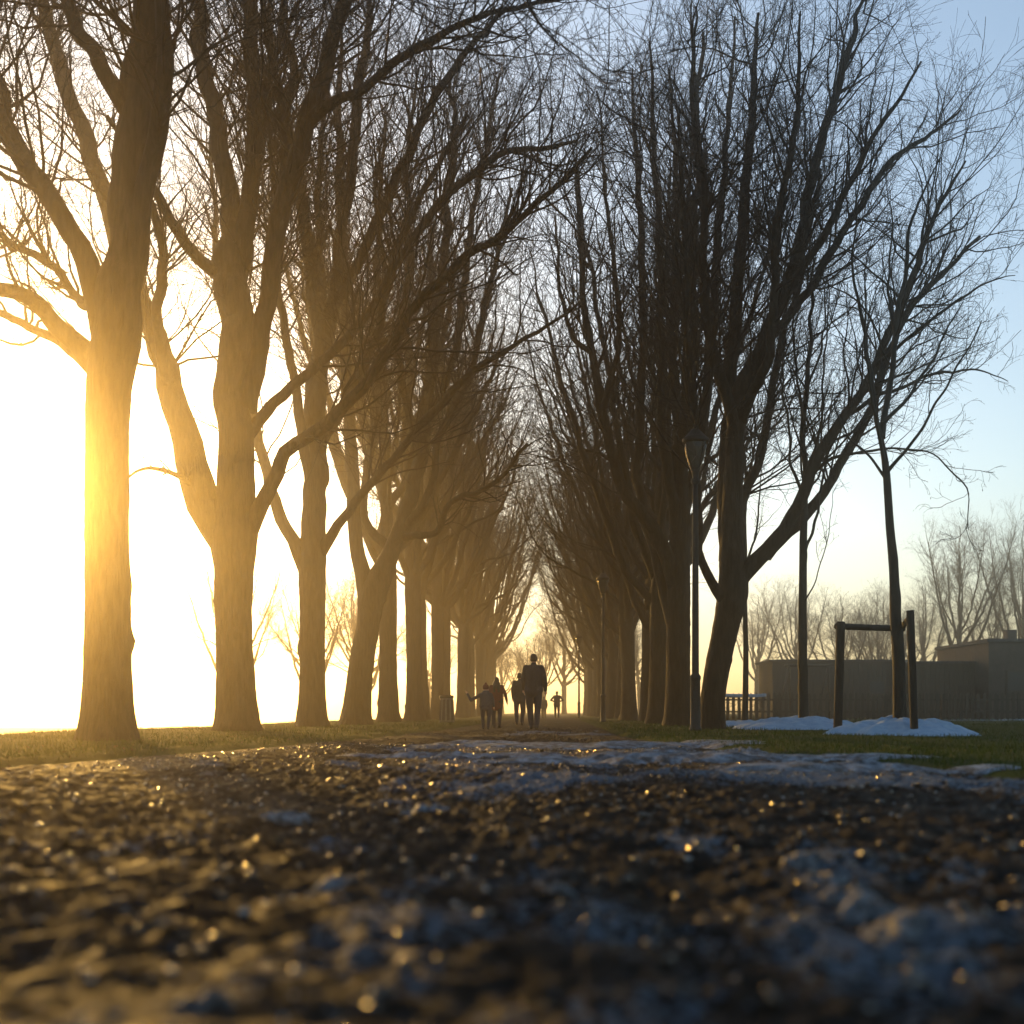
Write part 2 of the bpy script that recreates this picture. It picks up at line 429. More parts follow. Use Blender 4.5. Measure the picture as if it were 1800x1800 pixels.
# ---------------------------------------------------------------- snow
def snow_patch(name, cx, cyy, rx, ry, h, seed, label, group, wob=0.35, nr=14, na=64, base=None, mat='old_snow'):
    a = np.arange(na) * 2 * math.pi / na
    rr_ = np.linspace(0, 1, nr + 1)[1:]
    lim = 1 + wob * (fbm(np.cos(a) * 1.7 + 7, np.sin(a) * 1.7 + seed, seed, 4) - 0.5) * 2
    vs = [(0, 0, h)]
    R_, A_ = np.meshgrid(rr_, a, indexing='ij')
    x = np.cos(A_) * R_ * rx * lim; y = np.sin(A_) * R_ * ry * lim
    prof = (1 - R_ ** 2.2)
    g = ground_z(x + cx, y + cyy) if base is None else base
    nzv = fbm((x + cx) * 5, (y + cyy) * 5, seed + 3, 4) if name != 'ice_lump' else fbm((x + cx) * 26, (y + cyy) * 26, seed + 3, 3) * 1.6 - 0.4
    z = g - 0.012 + prof * h * (0.55 + 0.9 * nzv) + 0.02 * (R_ < 0.99)
    z0 = float(np.asarray(ground_z(cx, cyy))) + h if base is None else base + h
    V = np.concatenate([[(0, 0, z[0].mean())], np.stack([x, y, z], -1).reshape(-1, 3)])
    F = [(0, 1 + j, 1 + (j + 1) % na, 1 + (j + 1) % na) for j in range(na)]
    Q = []
    for k in range(nr - 1):
        for j in range(na):
            Q.append((1 + k * na + j, 1 + (k + 1) * na + j, 1 + (k + 1) * na + (j + 1) % na, 1 + k * na + (j + 1) % na))
    me = bpy.data.meshes.new(name)
    me.from_pydata(V.tolist(), [], [t[:3] for t in F] + Q); smooth(me)
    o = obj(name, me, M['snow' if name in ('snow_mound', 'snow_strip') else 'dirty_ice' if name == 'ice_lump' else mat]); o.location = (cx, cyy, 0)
    return tag(o, label, 'snow', group)

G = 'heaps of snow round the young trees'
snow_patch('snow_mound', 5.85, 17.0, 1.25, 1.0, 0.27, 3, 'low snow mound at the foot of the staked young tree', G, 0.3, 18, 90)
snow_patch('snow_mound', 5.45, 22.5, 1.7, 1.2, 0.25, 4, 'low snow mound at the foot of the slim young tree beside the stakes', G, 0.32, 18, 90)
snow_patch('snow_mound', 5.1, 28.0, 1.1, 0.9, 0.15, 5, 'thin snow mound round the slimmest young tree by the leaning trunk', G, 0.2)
G = 'snow patches on the path'
snow_patch('snow_patch', 0.55, 12.6, 2.3, 0.75, 0.035, 8, 'long grainy snow strip across the path before the walkers', G, 0.4, 16, 90)
snow_patch('snow_patch', 1.3, 8.6, 1.7, 0.55, 0.05, 9, 'snow ribbon along the grass edge of the path', G, 0.4, 16, 90)
snow_patch('snow_patch', 2.0, 7.1, 1.15, 0.3, 0.045, 10, 'thin bluish snow tongue at the dark verge below the mounds', G, 0.4, 12, 80)
snow_patch('snow_patch', -0.9, 9.6, 1.1, 0.35, 0.03, 12, 'sunlit gritty snow smear in the middle of the path', G, 0.45, 12, 80)
G = 'lumps of ice and slush in the blurred foreground'
for (px, py, r, lab) in ((500, 1440, .10, 'pale slush lump out of focus on the golden side of the path'),
                         (745, 1432, .09, 'small slush lump in the middle of the muddy path'),
                         (578, 1565, .055, 'bluish slush lump beside the wet golden glints'),
                         (350, 1785, .04, 'blurred white ice lump at the bottom edge of the picture'),
                         (985, 1578, .035, 'bright glinting ice lump on the dark path'),
                         (1300, 1330, .3, 'crusted slush sheet next to the snow ribbon')):
    D = CAM_H * FPX / (py - HY)
    snow_patch('ice_lump', (px - VPX) / FPX * D, D, r, r * 0.75, r * 0.22, int(px) % 97, lab, G, 0.85, 10, 44)
for k, (px, py) in enumerate(((1415, 1530), (1450, 1560), (1490, 1590), (1530, 1620), (1570, 1650))):
    D = CAM_H * FPX / (py - HY)
    snow_patch('ice_lump', (px - VPX) / FPX * D, D, .055, .05, .024, 60 + k, ['topmost, farthest ice bit of the slanting slush ridge', 'second ice bit from the top of the slanting slush ridge', 'middle ice bit of the slanting slush ridge', 'fourth ice bit from the top of the slanting slush ridge', 'lowest, most blurred ice bit of the slanting slush ridge'][k], 'ice bits of the slanting ridge', 0.7, 8, 32)
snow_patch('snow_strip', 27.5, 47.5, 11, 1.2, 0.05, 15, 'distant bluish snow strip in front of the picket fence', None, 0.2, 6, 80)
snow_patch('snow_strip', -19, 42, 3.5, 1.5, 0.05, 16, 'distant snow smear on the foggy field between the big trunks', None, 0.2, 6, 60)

# ---------------------------------------------------------------- trees
def tubes(pts, rad, sides):
    n, k, _ = pts.shape
    t = norm(np.gradient(pts, axis=1))
    mean = norm(t.mean(1))
    a = np.where(np.abs(mean[:, 2:3]) < 0.8, np.array([[0, 0, 1.0]]), np.array([[1.0, 0, 0]]))
    u_ = norm(np.cross(t, a[:, None]))
    v_ = np.cross(t, u_)
    an = np.arange(sides) * 2 * math.pi / sides
    V = pts[:, :, None] + rad[:, :, None, None] * (np.cos(an)[None, None, :, None] * u_[:, :, None] + np.sin(an)[None, None, :, None] * v_[:, :, None])
    base = (np.arange(n) * k * sides)[:, None, None] + (np.arange(k - 1) * sides)[None, :, None]
    j = np.arange(sides)[None, None]; j2 = (j + 1) % sides
    F = np.stack([base + j, base + j2, base + sides + j2, base + sides + j], -1).reshape(-1, 4)
    return V.reshape(-1, 3), F

def merge(parts):
    V, F, o = [], [], 0
    for v, f in parts:
        V.append(v); F.append(f + o); o += len(v)
    return np.concatenate(V), np.concatenate(F)

def spline(ctrl, k):
    c = np.asarray(ctrl, float)
    seg = np.linalg.norm(np.diff(c[:, :3], axis=0), axis=1)
    s = np.concatenate([[0], np.cumsum(seg)])
    T = np.linspace(0, s[-1], k)
    c2 = np.concatenate([[2 * c[0] - c[1]], c, [2 * c[-1] - c[-2]]])
    i = np.clip(np.searchsorted(s, T, 'right') - 1, 0, len(seg) - 1)
    t = ((T - s[i]) / np.maximum(seg[i], 1e-6))[:, None]
    p0, p1, p2, p3 = c2[i], c2[i + 1], c2[i + 2], c2[i + 3]
    return 0.5 * (2 * p1 + (p2 - p0) * t + (2 * p0 - 5 * p1 + 4 * p2 - p3) * t ** 2 + (3 * p1 - p0 - 3 * p2 + p3) * t ** 3)

def grow(par, rad, count, t0, t1, length, lvar, ang, trop, wander, k, rfac, rng, rend=0.25, rmax=1.0, tshort=0.55):
    """children on every parent; par [N,K,3]; count per parent; returns pts, rad"""
    n, K, _ = par.shape
    cnt = np.broadcast_to(np.asarray(count), (n,)).astype(int)
    idx = np.repeat(np.arange(n), cnt)
    m_ = len(idx)
    t = t0 + (t1 - t0) * rng.random(m_)
    fpos = t * (K - 1); i = np.minimum(fpos.astype(int), K - 2); fr = (fpos - i)[:, None]
    p = par[idx, i] * (1 - fr) + par[idx, i + 1] * fr
    r = rad[idx, i] * (1 - fr[:, 0]) + rad[idx, i + 1] * fr[:, 0]
    T = norm(par[idx, i + 1] - par[idx, i])
    w = rng.normal(size=(m_, 3)); w = norm(w - (w * T).sum(1, keepdims=True) * T)
    al = (ang[0] + (ang[1] - ang[0]) * rng.random(m_))[:, None]
    d = norm(np.cos(al) * T + np.sin(al) * w)
    L_ = np.broadcast_to(np.asarray(length), (n,))[idx] * (1 - lvar + 2 * lvar * rng.random(m_)) * (1 - tshort * t)
    st = (L_ / (k - 1))[:, None]
    pts = [p]; cur = d
    tp = np.broadcast_to(np.asarray(trop), (m_,))[:, None] if np.ndim(trop) == 0 else (trop[0] + (trop[1] - trop[0]) * rng.random(m_))[:, None]
    for q in range(k - 1):
        cur = norm(cur + np.array([[0, 0, 1.0]]) * tp + rng.normal(size=(m_, 3)) * wander)
        pts.append(pts[-1] + cur * st)
    pts = np.stack(pts, 1)
    r0 = np.minimum(r * rfac, rmax)
    rr = r0[:, None] * (1 + (rend - 1) * np.linspace(0, 1, k)[None])
    return pts, rr, L_

def pods(ends, n, rng, size=(0.012, 0.035)):
    i = rng.integers(0, len(ends), n)
    p = ends[i] + rng.normal(size=(n, 3)) * 0.04
    L_ = size[0] + (size[1] - size[0]) * rng.random(n)
    w = L_ * 0.28
    a = rng.random(n) * 6.28
    c, s = np.cos(a) * w, np.sin(a) * w
    tilt = rng.normal(size=(n, 2)) * 0.3 * L_[:, None]
    z0 = np.zeros(n)
    top = p; bot = p + np.stack([tilt[:, 0], tilt[:, 1], -2 * L_], 1); mid = (top + bot) / 2
    V = np.stack([top, bot, mid + np.stack([c, s, z0], 1), mid + np.stack([-s - c * .4, c - s * .4, z0], 1)], 1).reshape(-1, 3)
    o = (np.arange(n) * 4)[:, None]
    F = np.concatenate([o + [0, 2, 3], o + [1, 3, 2], o + [0, 3, 1], o + [0, 1, 2]])
    return V, F

def trunk_mesh(name, ctrl, seed, sides=26, flare=0.55, step=0.09, rough=0.035):
    """ctrl rows: x,y,z,r from the ground up"""
    c = np.asarray(ctrl, float)
    L_ = np.linalg.norm(np.diff(c[:, :3], axis=0), axis=1).sum()
    k = max(12, int(L_ / step))
    s = spline(c, k)
    pts, rad = s[:, :3].copy(), s[:, 3].copy()
    hh = np.linspace(0, L_, k)
    for q in range(2):
        pts[:, q] += ((noise2(hh * 0.9 + q * 31.7, hh * 0 + seed, seed) - 0.5) * 0.25 + (noise2(hh * 2.3 + q * 11.7, hh * 0 + seed, seed + 2) - 0.5) * 0.1) * sstep(4.0, 8.0, hh)
    t = norm(np.gradient(pts, axis=0))
    u_ = norm(np.cross(t, np.array([[0, 1.0, 0]]))); v_ = np.cross(t, u_)
    an = np.arange(sides) * 2 * math.pi / sides
    h = np.linspace(0, L_, k)
    A, H = np.meshgrid(an, h)
    lob = 1 + flare * np.exp(-H / 0.34) * (0.8 + 0.4 * np.cos(A * 5 + seed) * np.exp(-H / 0.5) + 0.5 * (noise2(np.cos(A) * 2 + seed, np.sin(A) * 2, seed + 21) - 0.4)) + 0.08 * np.exp(-H / 1.3)
    nzv = noise2(np.cos(A) * 3 + seed, np.sin(A) * 3 + H * 0.9, seed) - 0.5 + 0.6 * (noise2(np.cos(A) * 7 + seed, np.sin(A) * 7 + H * 3.3, seed + 5) - 0.5) + 0.5 * (noise2(np.cos(A) * 13 + seed, np.sin(A) * 13 + H * 9, seed + 9) - 0.5)
    R_ = rad[:, None] * lob * (1 + rough * 2 * nzv)
    R_ = R_ + rad[:, None] * 0.035 * (np.abs(noise2(A * 5.1 + seed, H * 1.6 + noise2(A * 2 + 3, H * 4, seed) * 0.6, seed + 15) * 2 - 1) - 0.6)
    gb = np.random.default_rng(seed + 77)
    for q in range(9):
        a0, h0, w0, am = gb.random() * 6.283, 0.4 + gb.random() * min(L_, 9.0), 0.07 + gb.random() * 0.13, (0.06 + gb.random() * 0.16)
        da = (A - a0 + math.pi) % (2 * math.pi) - math.pi
        R_ = R_ + rad[:, None] * am * np.exp(-((da * rad[:, None] * 1.2) ** 2 + (H - h0) ** 2) / (w0 * w0))
    V = pts[:, None] + R_[..., None] * (np.cos(A)[..., None] * u_[:, None] + np.sin(A)[..., None] * v_[:, None])
    i = (np.arange(k - 1) * sides)[:, None]; j = np.arange(sides)[None]; j2 = (j + 1) % sides
    F = np.stack([i + j, i + j2, i + sides + j2, i + sides + j], -1).reshape(-1, 4)
    me = mesh_np(name, V.reshape(-1, 3), F); smooth(me)
    return me

def limb_geo(ctrl, seed, K=40, sides=10, wig=0.055, rough=0.04):
    s = spline(ctrl, K)
    pts, rad = s[:, :3].copy(), np.maximum(s[:, 3], 0.006)
    L_ = np.linalg.norm(np.diff(pts, axis=0), axis=1).sum()
    h = np.linspace(0, L_, K)
    for q in range(3):
        pts[:, q] += (noise2(h * 1.3 + q * 31.7, h * 0 + seed, seed) - 0.5) * wig * 2 * sstep(0, 1.0, h) + (noise2(h * 3.1 + q * 11.7, h * 0 + seed, seed + 2) - 0.5) * wig * sstep(0, 1.0, h)
    rad = rad * (1 + 0.18 * np.exp(-h / 0.2)) * (1 + rough * 2 * (noise2(h * 4, h * 0 + seed, seed + 4) - 0.5))
    return pts, rad

def build_tree(name, trunk, limbs, seed, dens=1.0, twig=1.0, podn=2500, bark='bark', l2len=2.9, l2t0=0.22, l2r=0.026, trunk_sides=26, flare=0.55, droop=0.0, thin=1.0, limb_sides=10):
    """trunk, limbs in local coordinates (origin at the tree's foot); returns the prototype meshes"""
    g = np.random.default_rng(seed)
    out = {'trunk': trunk_mesh('trunk', trunk, seed, trunk_sides, flare), 'limbs': []}
    out['trunk'].materials.append(M[bark])
    PP, RR, LL = [], [], []
    ts = spline(trunk, 90); hi = int(90 * 0.42); up = ts[hi:]
    up = spline(up, 40); PP.append(up[:, :3]); RR.append(np.maximum(up[:, 3], .006)); LL.append(np.linalg.norm(np.diff(up[:, :3], axis=0), axis=1).sum())
    for q, l in enumerate(limbs):
        p, r = limb_geo(l, seed * 13 + q)
        V, F = tubes(p[None], r[None], limb_sides)
        me = mesh_np('limb', V, F); smooth(me); me.materials.append(M[bark]); out['limbs'].append(me)
        PP.append(p); RR.append(r); LL.append(np.linalg.norm(np.diff(p, axis=0), axis=1).sum())
    PP, RR, LL = np.stack(PP), np.stack(RR), np.array(LL)
    parts = []
    c2 = np.maximum(4, (LL * 2.3 * dens)).astype(int)
    p2, r2, L2 = grow(PP, RR, c2, l2t0, 0.99, np.clip(LL * 0.36, 0.8, l2len * 1.35), 0.35, (0.4, 1.05), (0.03 - droop, 0.17 - droop), 0.16, 9, 0.42, g, 0.25, l2r, 0.42)
    r2 = np.maximum(r2, 0.0055 * thin)
    parts.append(tubes(p2, r2, 4))
    c3 = np.maximum(3, (L2 * 3.6 * twig)).astype(int)
    p3, r3, L3 = grow(p2, r2, c3, 0.12, 1.0, np.clip(L2 * 0.5, 0.4, 1.6), 0.4, (0.35, 1.0), (-0.03 - droop, 0.18 - droop), 0.2, 5, 0.5, g, 0.35, 0.010, 0.4)
    r3 = np.maximum(r3, 0.0034 * thin)
    parts.append(tubes(p3, r3, 3))
    c4 = np.maximum(2, (L3 * 6.5 * twig)).astype(int)
    p4, r4, L4 = grow(p3, r3, c4, 0.1, 1.0, np.clip(L3 * 0.6, 0.18, 0.75), 0.45, (0.4, 1.0), (-0.1 - droop, 0.22 - droop), 0.24, 3, 0.7, g, 0.55, 0.008, 0.35)
    r4 = np.maximum(r4, 0.0030 * thin)
    parts.append(tubes(p4, r4, 3))
    V, F = merge(parts)
    me = mesh_np('crown', V, F); me.materials.append(M['twig']); out['crown'] = me
    if podn:
        V, F = pods(np.concatenate([p4[:, -1], p3[:, -1]]), podn, g)
        me = mesh_np('seed_pods', V, F); me.materials.append(M['pod']); out['pods'] = me
    return out

def place_tree(proto, name, loc, label, group, rz=0.0, s=(1, 1, 1), cat='tree'):
    e = empty(name, loc); e.rotation_euler = (0, 0, rz); e.scale = s
    tag(e, label, cat, group)
    obj('trunk', proto['trunk'], None, e)
    for me in proto['limbs']:
        obj('limb', me, None, e)
    cr = obj('crown', proto['crown'], None, e); cr['kind'] = 'stuff'
    if 'pods' in proto:
        po = obj('seed_pods', proto['pods'], None, e); po['kind'] = 'stuff'
    return e

def px_tree(base, D, trunk, limbs):
    """photograph polylines (px, py, r_px[, depth offset]) -> local coordinates"""
    b0 = P(base[0], base[1], D); b0[2] = 0
    def conv(row):
        dd = row[3] if len(row) > 3 else 0.0
        p = P(row[0], row[1], D + dd) - b0
        return (*p, row[2] * (D + dd) / FPX)
    tr = [conv(r) for r in trunk]; tr[0] = (0, 0, -0.12, tr[0][3])
    tr = [(x, y, z, r * 0.86) for x, y, z, r in tr]
    return b0, tr, [[(x, y, z, r * 0.84) for x, y, z, r in map(conv, l)] for l in limbs]

def auto_limbs(g, n, z0, z1, top, rad, r0, az0=0.0, azspan=6.283, out=(0.62, 1.05)):
    """upswept limbs fanning from a trunk standing on the local z axis"""
    res = []
    for q in range(n):
        az = az0 + azspan * (q + g.random() * 0.7) / n
        z = z0 + (z1 - z0) * (q % 3 + g.random()) / 3
        rm = rad * (0.55 + 0.45 * g.random()); tp = top * (0.72 + 0.28 * g.random())
        o_ = out[0] + (out[1] - out[0]) * g.random()
        ca, sa = math.cos(az), math.sin(az)
        c = []
        for t in (0, 0.12, 0.28, 0.5, 0.75, 1.0):
            rr_ = rm * (t ** o_) if t > 0 else 0
            ww = (g.random(2) - 0.5) * 0.5 * t
            c.append((ca * rr_ + ww[0], sa * rr_ + ww[1], z + (tp - z) * t ** 1.15, r0 * (0.8 + 0.35 * g.random()) * (1 - t) ** 0.8 + 0.012))
        res.append(c)
    return res

trees = []
ROW_F = 'big bare trees in the row beside the foggy field'
ROW_L = 'big bare trees in the row beside the street lamps'

def hero(seed, base, D, trunk, limbs, extra, label, group, **kw):
    b0, tr, lm = px_tree(base, D, trunk, limbs)
    proto = build_tree('tree', tr, lm + extra, seed, **kw)
    trees.append((place_tree(proto, 'bare_tree', tuple(b0), label, group), proto))
    return proto

g = np.random.default_rng(3)
def shift(limbs, dx, dz=0):
    return [[(x + dx, y, z + dz, r) for x, y, z, r in l] for l in limbs]

# first tree of the field row
T1 = hero(11, (190, 1302), 13.8,
     [(190, 1302, 46), (190, 1200, 45), (189, 1050, 43), (188, 850, 42), (190, 700, 43), (200, 600, 47), (212, 500, 42), (228, 400, 37), (230, 250, 34), (238, 100, 33), (243, -60, 30), (246, -300, 20), (240, -560, 10), (236, -760, 3)],
     [[(196, 620, 30), (150, 470, 24), (92, 360, 22), (32, 260, 21, .3), (-12, 150, 18, .6), (-45, 0, 15, .9), (-60, -200, 10, 1.2), (-70, -420, 4, 1.4)],
      [(236, 420, 24), (262, 310, 20), (283, 210, 20, -.2), (291, 110, 18, -.4), (281, 0, 15, -.6), (290, -200, 11, -.8), (310, -450, 4, -1)],
      [(222, 190, 18), (172, 112, 17), (132, 42, 15, .4), (100, -50, 12, .8), (60, -250, 8, 1.2), (30, -450, 3, 1.4)],
      [(185, 655, 22), (122, 592, 20), (72, 542, 18, -.2), (22, 516, 16, -.5), (-60, 500, 13, -.9), (-180, 440, 9, -1.3), (-300, 330, 4, -1.6)],
      [(180, 668, 14), (110, 604, 11, .3), (62, 575, 9, .7), (2, 545, 8, 1.2), (-90, 530, 6, 1.8), (-200, 480, 3, 2.4)],
      [(205, 520, 14), (150, 545, 10, .8), (100, 470, 9, 1.6), (40, 440, 8, 2.2), (-30, 390, 6, 2.8), (-120, 300, 3, 3.4)],
      [(240, -40, 14), (330, -110, 12, -.8), (440, -150, 9, -1.8), (560, -140, 7, -2.6), (650, -90, 5, -3.2), (720, -30, 3, -3.6)],
      [(244, -230, 12), (420, -330, 10, -1.5), (610, -270, 8, -3), (780, -150, 6, -4), (900, -40, 4, -4.6), (970, 70, 2, -5)],
      [(244, -200, 14), (260, -380, 12, 1.5), (270, -520, 9, 2.4), (280, -650, 4, 3)],
      [(244, -150, 14), (200, -300, 12, -1.2), (160, -420, 9, -2.0), (120, -560, 4, -2.6)]],
     [], 'thickest dark trunk with sun glare along its edge, beside the bright field', ROW_F, dens=2.1, twig=0.8, podn=6500)

T2 = hero(12, (418, 1292), 19.6,
     [(418, 1292, 40), (414, 1200, 37), (411, 1100, 36), (411, 1020, 38), (413, 940, 44), (414, 850, 38), (412, 700, 33), (409, 550, 34), (409, 470, 32), (398, 380, 21), (379, 250, 18), (363, 130, 16), (346, 0, 14), (330, -200, 9), (320, -400, 3)],
     [[(412, 1030, 24), (393, 960, 34), (362, 885, 36), (330, 780, 31), (302, 690, 27), (262, 570, 23, .3), (202, 400, 19, .7), (150, 250, 17, 1.0), (110, 120, 15, 1.2), (70, -20, 12, 1.4), (40, -220, 6, 1.6)],
      [(415, 470, 22), (438, 340, 18), (445, 200, 17), (440, 80, 15), (438, -60, 12), (435, -300, 4)],
      [(430, 720, 22), (462, 580, 19), (479, 450, 19, -.2), (505, 330, 20, -.4), (545, 200, 18, -.6), (580, 90, 16, -.8), (605, -20, 14, -1), (640, -220, 6, -1.2)],
      [(500, 330, 12, -.4), (497, 230, 9), (480, 120, 8, .4), (460, 10, 6, .7), (450, -150, 3, 1)],
      [(436, 930, 20), (482, 850, 15, -.2), (512, 785, 14, -.4), (575, 745, 13, -.7), (640, 680, 12, -1.0), (690, 600, 11, -1.3), (735, 530, 10, -1.6), (800, 470, 9, -1.9), (880, 410, 7, -2.2), (960, 345, 6, -2.5), (1040, 270, 3, -2.7)],
      [(430, 770, 14), (500, 690, 11, .3), (570, 630, 10, .5), (640, 560, 9, .7), (700, 455, 9, .9), (760, 380, 8, 1.1), (850, 290, 7, 1.3), (940, 260, 5, 1.5), (1010, 255, 3, 1.6)],
      [(405, 490, 18), (352, 456, 13, -.2), (312, 405, 11, -.4), (276, 342, 10, -.6), (240, 290, 8, -.9), (190, 200, 4, -1.2)],
      [(380, 880, 9), (320, 842, 6, -.4), (270, 828, 4, -.8), (220, 846, 2, -1.2)],
      [(545, 210, 12, -.6), (620, 160, 9, -1.2), (720, 90, 8, -1.8), (830, 40, 6, -2.3), (960, 10, 4, -2.8), (1060, -10, 2, -3.1)],
      [(300, 690, 13), (270, 560, 11, -.7), (290, 440, 10, -1.3), (250, 300, 7, -1.7), (220, 120, 3, -2)],
      [(410, 600, 12, .2), (430, 480, 11, 1.6), (450, 330, 9, 2.6), (470, 150, 7, 3.2), (480, -60, 3, 3.6)]],
     [], 'bare tree forking low into two columns, flared foot, behind the glare trunk', ROW_F, dens=1.9, twig=0.78, podn=6500)

T3 = hero(13, (548, 1284), 25.6,
     [(548, 1284, 27), (549, 1180, 25), (549, 1080, 25), (549, 1000, 27), (553, 880, 24), (556, 750, 22), (558, 600, 20), (550, 480, 17), (531, 380, 13), (516, 250, 11), (506, 100, 9), (500, -80, 5)],
     [[(545, 1015, 17), (508, 940, 14), (477, 860, 12, .3), (456, 780, 11, .6), (430, 700, 10, .9), (400, 560, 8, 1.2), (380, 420, 6, 1.5), (370, 240, 3, 1.8)],
      [(548, 850, 13), (524, 710, 10, -.4), (504, 600, 9, -.8), (490, 480, 8, -1.1), (480, 320, 6, -1.4), (475, 120, 3, -1.7)],
      [(560, 975, 13), (610, 905, 10, -.4), (652, 850, 9, -.8), (720, 775, 8, -1.2), (780, 700, 8, -1.5), (850, 640, 6, -1.9), (950, 580, 4, -2.2), (1020, 530, 2, -2.4)],
      [(556, 680, 16), (588, 530, 14, .3), (601, 400, 12, .6), (620, 250, 11, .9), (640, 100, 9, 1.1), (655, -60, 4, 1.3)],
      [(562, 580, 13), (638, 445, 11, -.6), (690, 330, 10, -1), (742, 210, 9, -1.4), (810, 100, 7, -1.8), (890, 20, 4, -2.2)],
      [(556, 800, 12), (600, 720, 10, -.5), (660, 600, 9, -1.0), (690, 460, 8, -1.4), (740, 340, 6, -1.8), (820, 200, 3, -2.2)],
      [(552, 900, 12), (555, 760, 11, 1.6), (570, 560, 9, 2.6), (560, 340, 7, 3.2), (580, 120, 3, 3.6)]],
     [], 'straight bare trunk with slender side branches, third from the glare trunk', ROW_F, dens=1.6, twig=0.66, thin=1.2, podn=3500)

T4 = hero(14, (625, 1280), 31.3,
     [(625, 1280, 28), (634, 1180, 25), (648, 1090, 24), (656, 1040, 28), (690, 965, 17), (724, 850, 15), (741, 740, 13), (760, 600, 11), (775, 450, 9), (790, 300, 7), (800, 130, 3)],
     [[(650, 1060, 20), (628, 960, 15), (619, 850, 14), (611, 700, 12, .3), (605, 550, 11, .5), (600, 400, 9, .7), (595, 200, 7, .9), (600, 40, 3, 1.1)],
      [(690, 970, 12), (640, 900, 9, .6), (650, 780, 9, 1.1), (670, 620, 8, 1.6), (665, 420, 6, 2), (680, 200, 3, 2.4)],
      [(712, 930, 10), (760, 855, 8, -.6), (775, 760, 8, -1), (830, 640, 7, -1.5), (860, 500, 6, -2), (900, 330, 3, -2.4)],
      [(705, 945, 9), (760, 935, 7, -.8), (800, 880, 6, -1.6), (870, 850, 5, -2.4), (930, 780, 3, -3)],
      [(735, 780, 9), (700, 640, 8, -.8), (720, 480, 7, -1.4), (715, 300, 5, -1.8), (740, 110, 2, -2.2)],
      [(742, 740, 9), (800, 620, 8, .8), (820, 450, 7, 1.4), (850, 280, 5, 1.9), (880, 130, 2, 2.3)]],
     [], 'bare tree leaning towards the path with a wide low fork', ROW_F, dens=1.6, twig=0.6, thin=1.3, podn=3500)

R1 = hero(21, (1248, 1286), 22.7,
     [(1248, 1286, 23), (1256, 1200, 24), (1274, 1110, 26), (1288, 1040, 31), (1286, 960, 24), (1290, 850, 20), (1300, 720, 18), (1343, 600, 15), (1388, 480, 13), (1420, 350, 11), (1450, 230, 9), (1490, 100, 7), (1530, -10, 3)],
     [[(1282, 985, 20), (1280, 820, 18, .4), (1284, 650, 15, .8), (1300, 500, 13, 1.1), (1310, 350, 11, 1.4), (1320, 200, 8, 1.7), (1330, 20, 3, 2)],
      [(1292, 1025, 20), (1350, 960, 16, -.2), (1400, 890, 13, -.4), (1432, 812, 12, -.6), (1482, 730, 10.5, -.7), (1532, 650, 9, -.8), (1570, 570, 9, -.9), (1602, 480, 7, -1), (1645, 380, 5, -1.1), (1700, 280, 2, -1.2)],
      [(1345, 975, 14, .2), (1430, 885, 11, .5), (1490, 800, 10, .8), (1540, 690, 9, 1.1), (1572, 590, 7, 1.4), (1640, 500, 6, 1.7), (1720, 420, 3, 2)],
      [(1415, 840, 5, -.4), (1482, 800, 3.2, -.9), (1560, 788, 2.4, -1.4), (1640, 800, 1.7, -1.8), (1690, 850, 1.6, -2.1), (1705, 930, .7, -2.2)],
      [(1296, 760, 13), (1250, 620, 12, -.6), (1235, 480, 10, -1), (1240, 330, 8, -1.3), (1220, 180, 6, -1.6), (1225, 10, 2, -1.8)],
      [(1300, 740, 12), (1345, 640, 10, -1), (1360, 520, 9, -1.6), (1370, 380, 8, -2), (1395, 220, 6, -2.4), (1410, 20, 2, -2.8)],
      [(1345, 600, 11), (1400, 540, 9, .5), (1470, 430, 8, .9), (1530, 330, 7, 1.2), (1600, 260, 5, 1.5), (1690, 190, 2, 1.8)],
      [(1365, 540, 10), (1440, 430, 8, -.8), (1490, 330, 7, -1.3), (1550, 220, 5, -1.7), (1620, 110, 2, -2)],
      [(1286, 1000, 12), (1300, 900, 11, 1.4), (1340, 780, 9, 2.4), (1370, 620, 8, 3), (1410, 470, 6, 3.4), (1440, 300, 3, 3.8)],
      [(1530, 650, 5, -.8), (1590, 600, 4, -1.4), (1660, 545, 3, -1.9), (1730, 500, 2, -2.2), (1790, 480, .8, -2.4)],
      [(1480, 735, 5, -.7), (1560, 690, 4, -.2), (1640, 660, 3, .3), (1710, 650, 2, .7), (1770, 670, .8, 1)],
      [(1276, 1060, 12), (1245, 1010, 10, -.5), (1225, 900, 9, -1), (1222, 760, 8, -1.4), (1210, 600, 7, -1.7), (1205, 400, 5, -2), (1190, 200, 2, -2.3)]],
     [], 'dark trunk leaning away from the lamp post, its limbs fanning wide', ROW_L, dens=1.5, twig=0.86, podn=5500, l2len=3.4, thin=1.0)

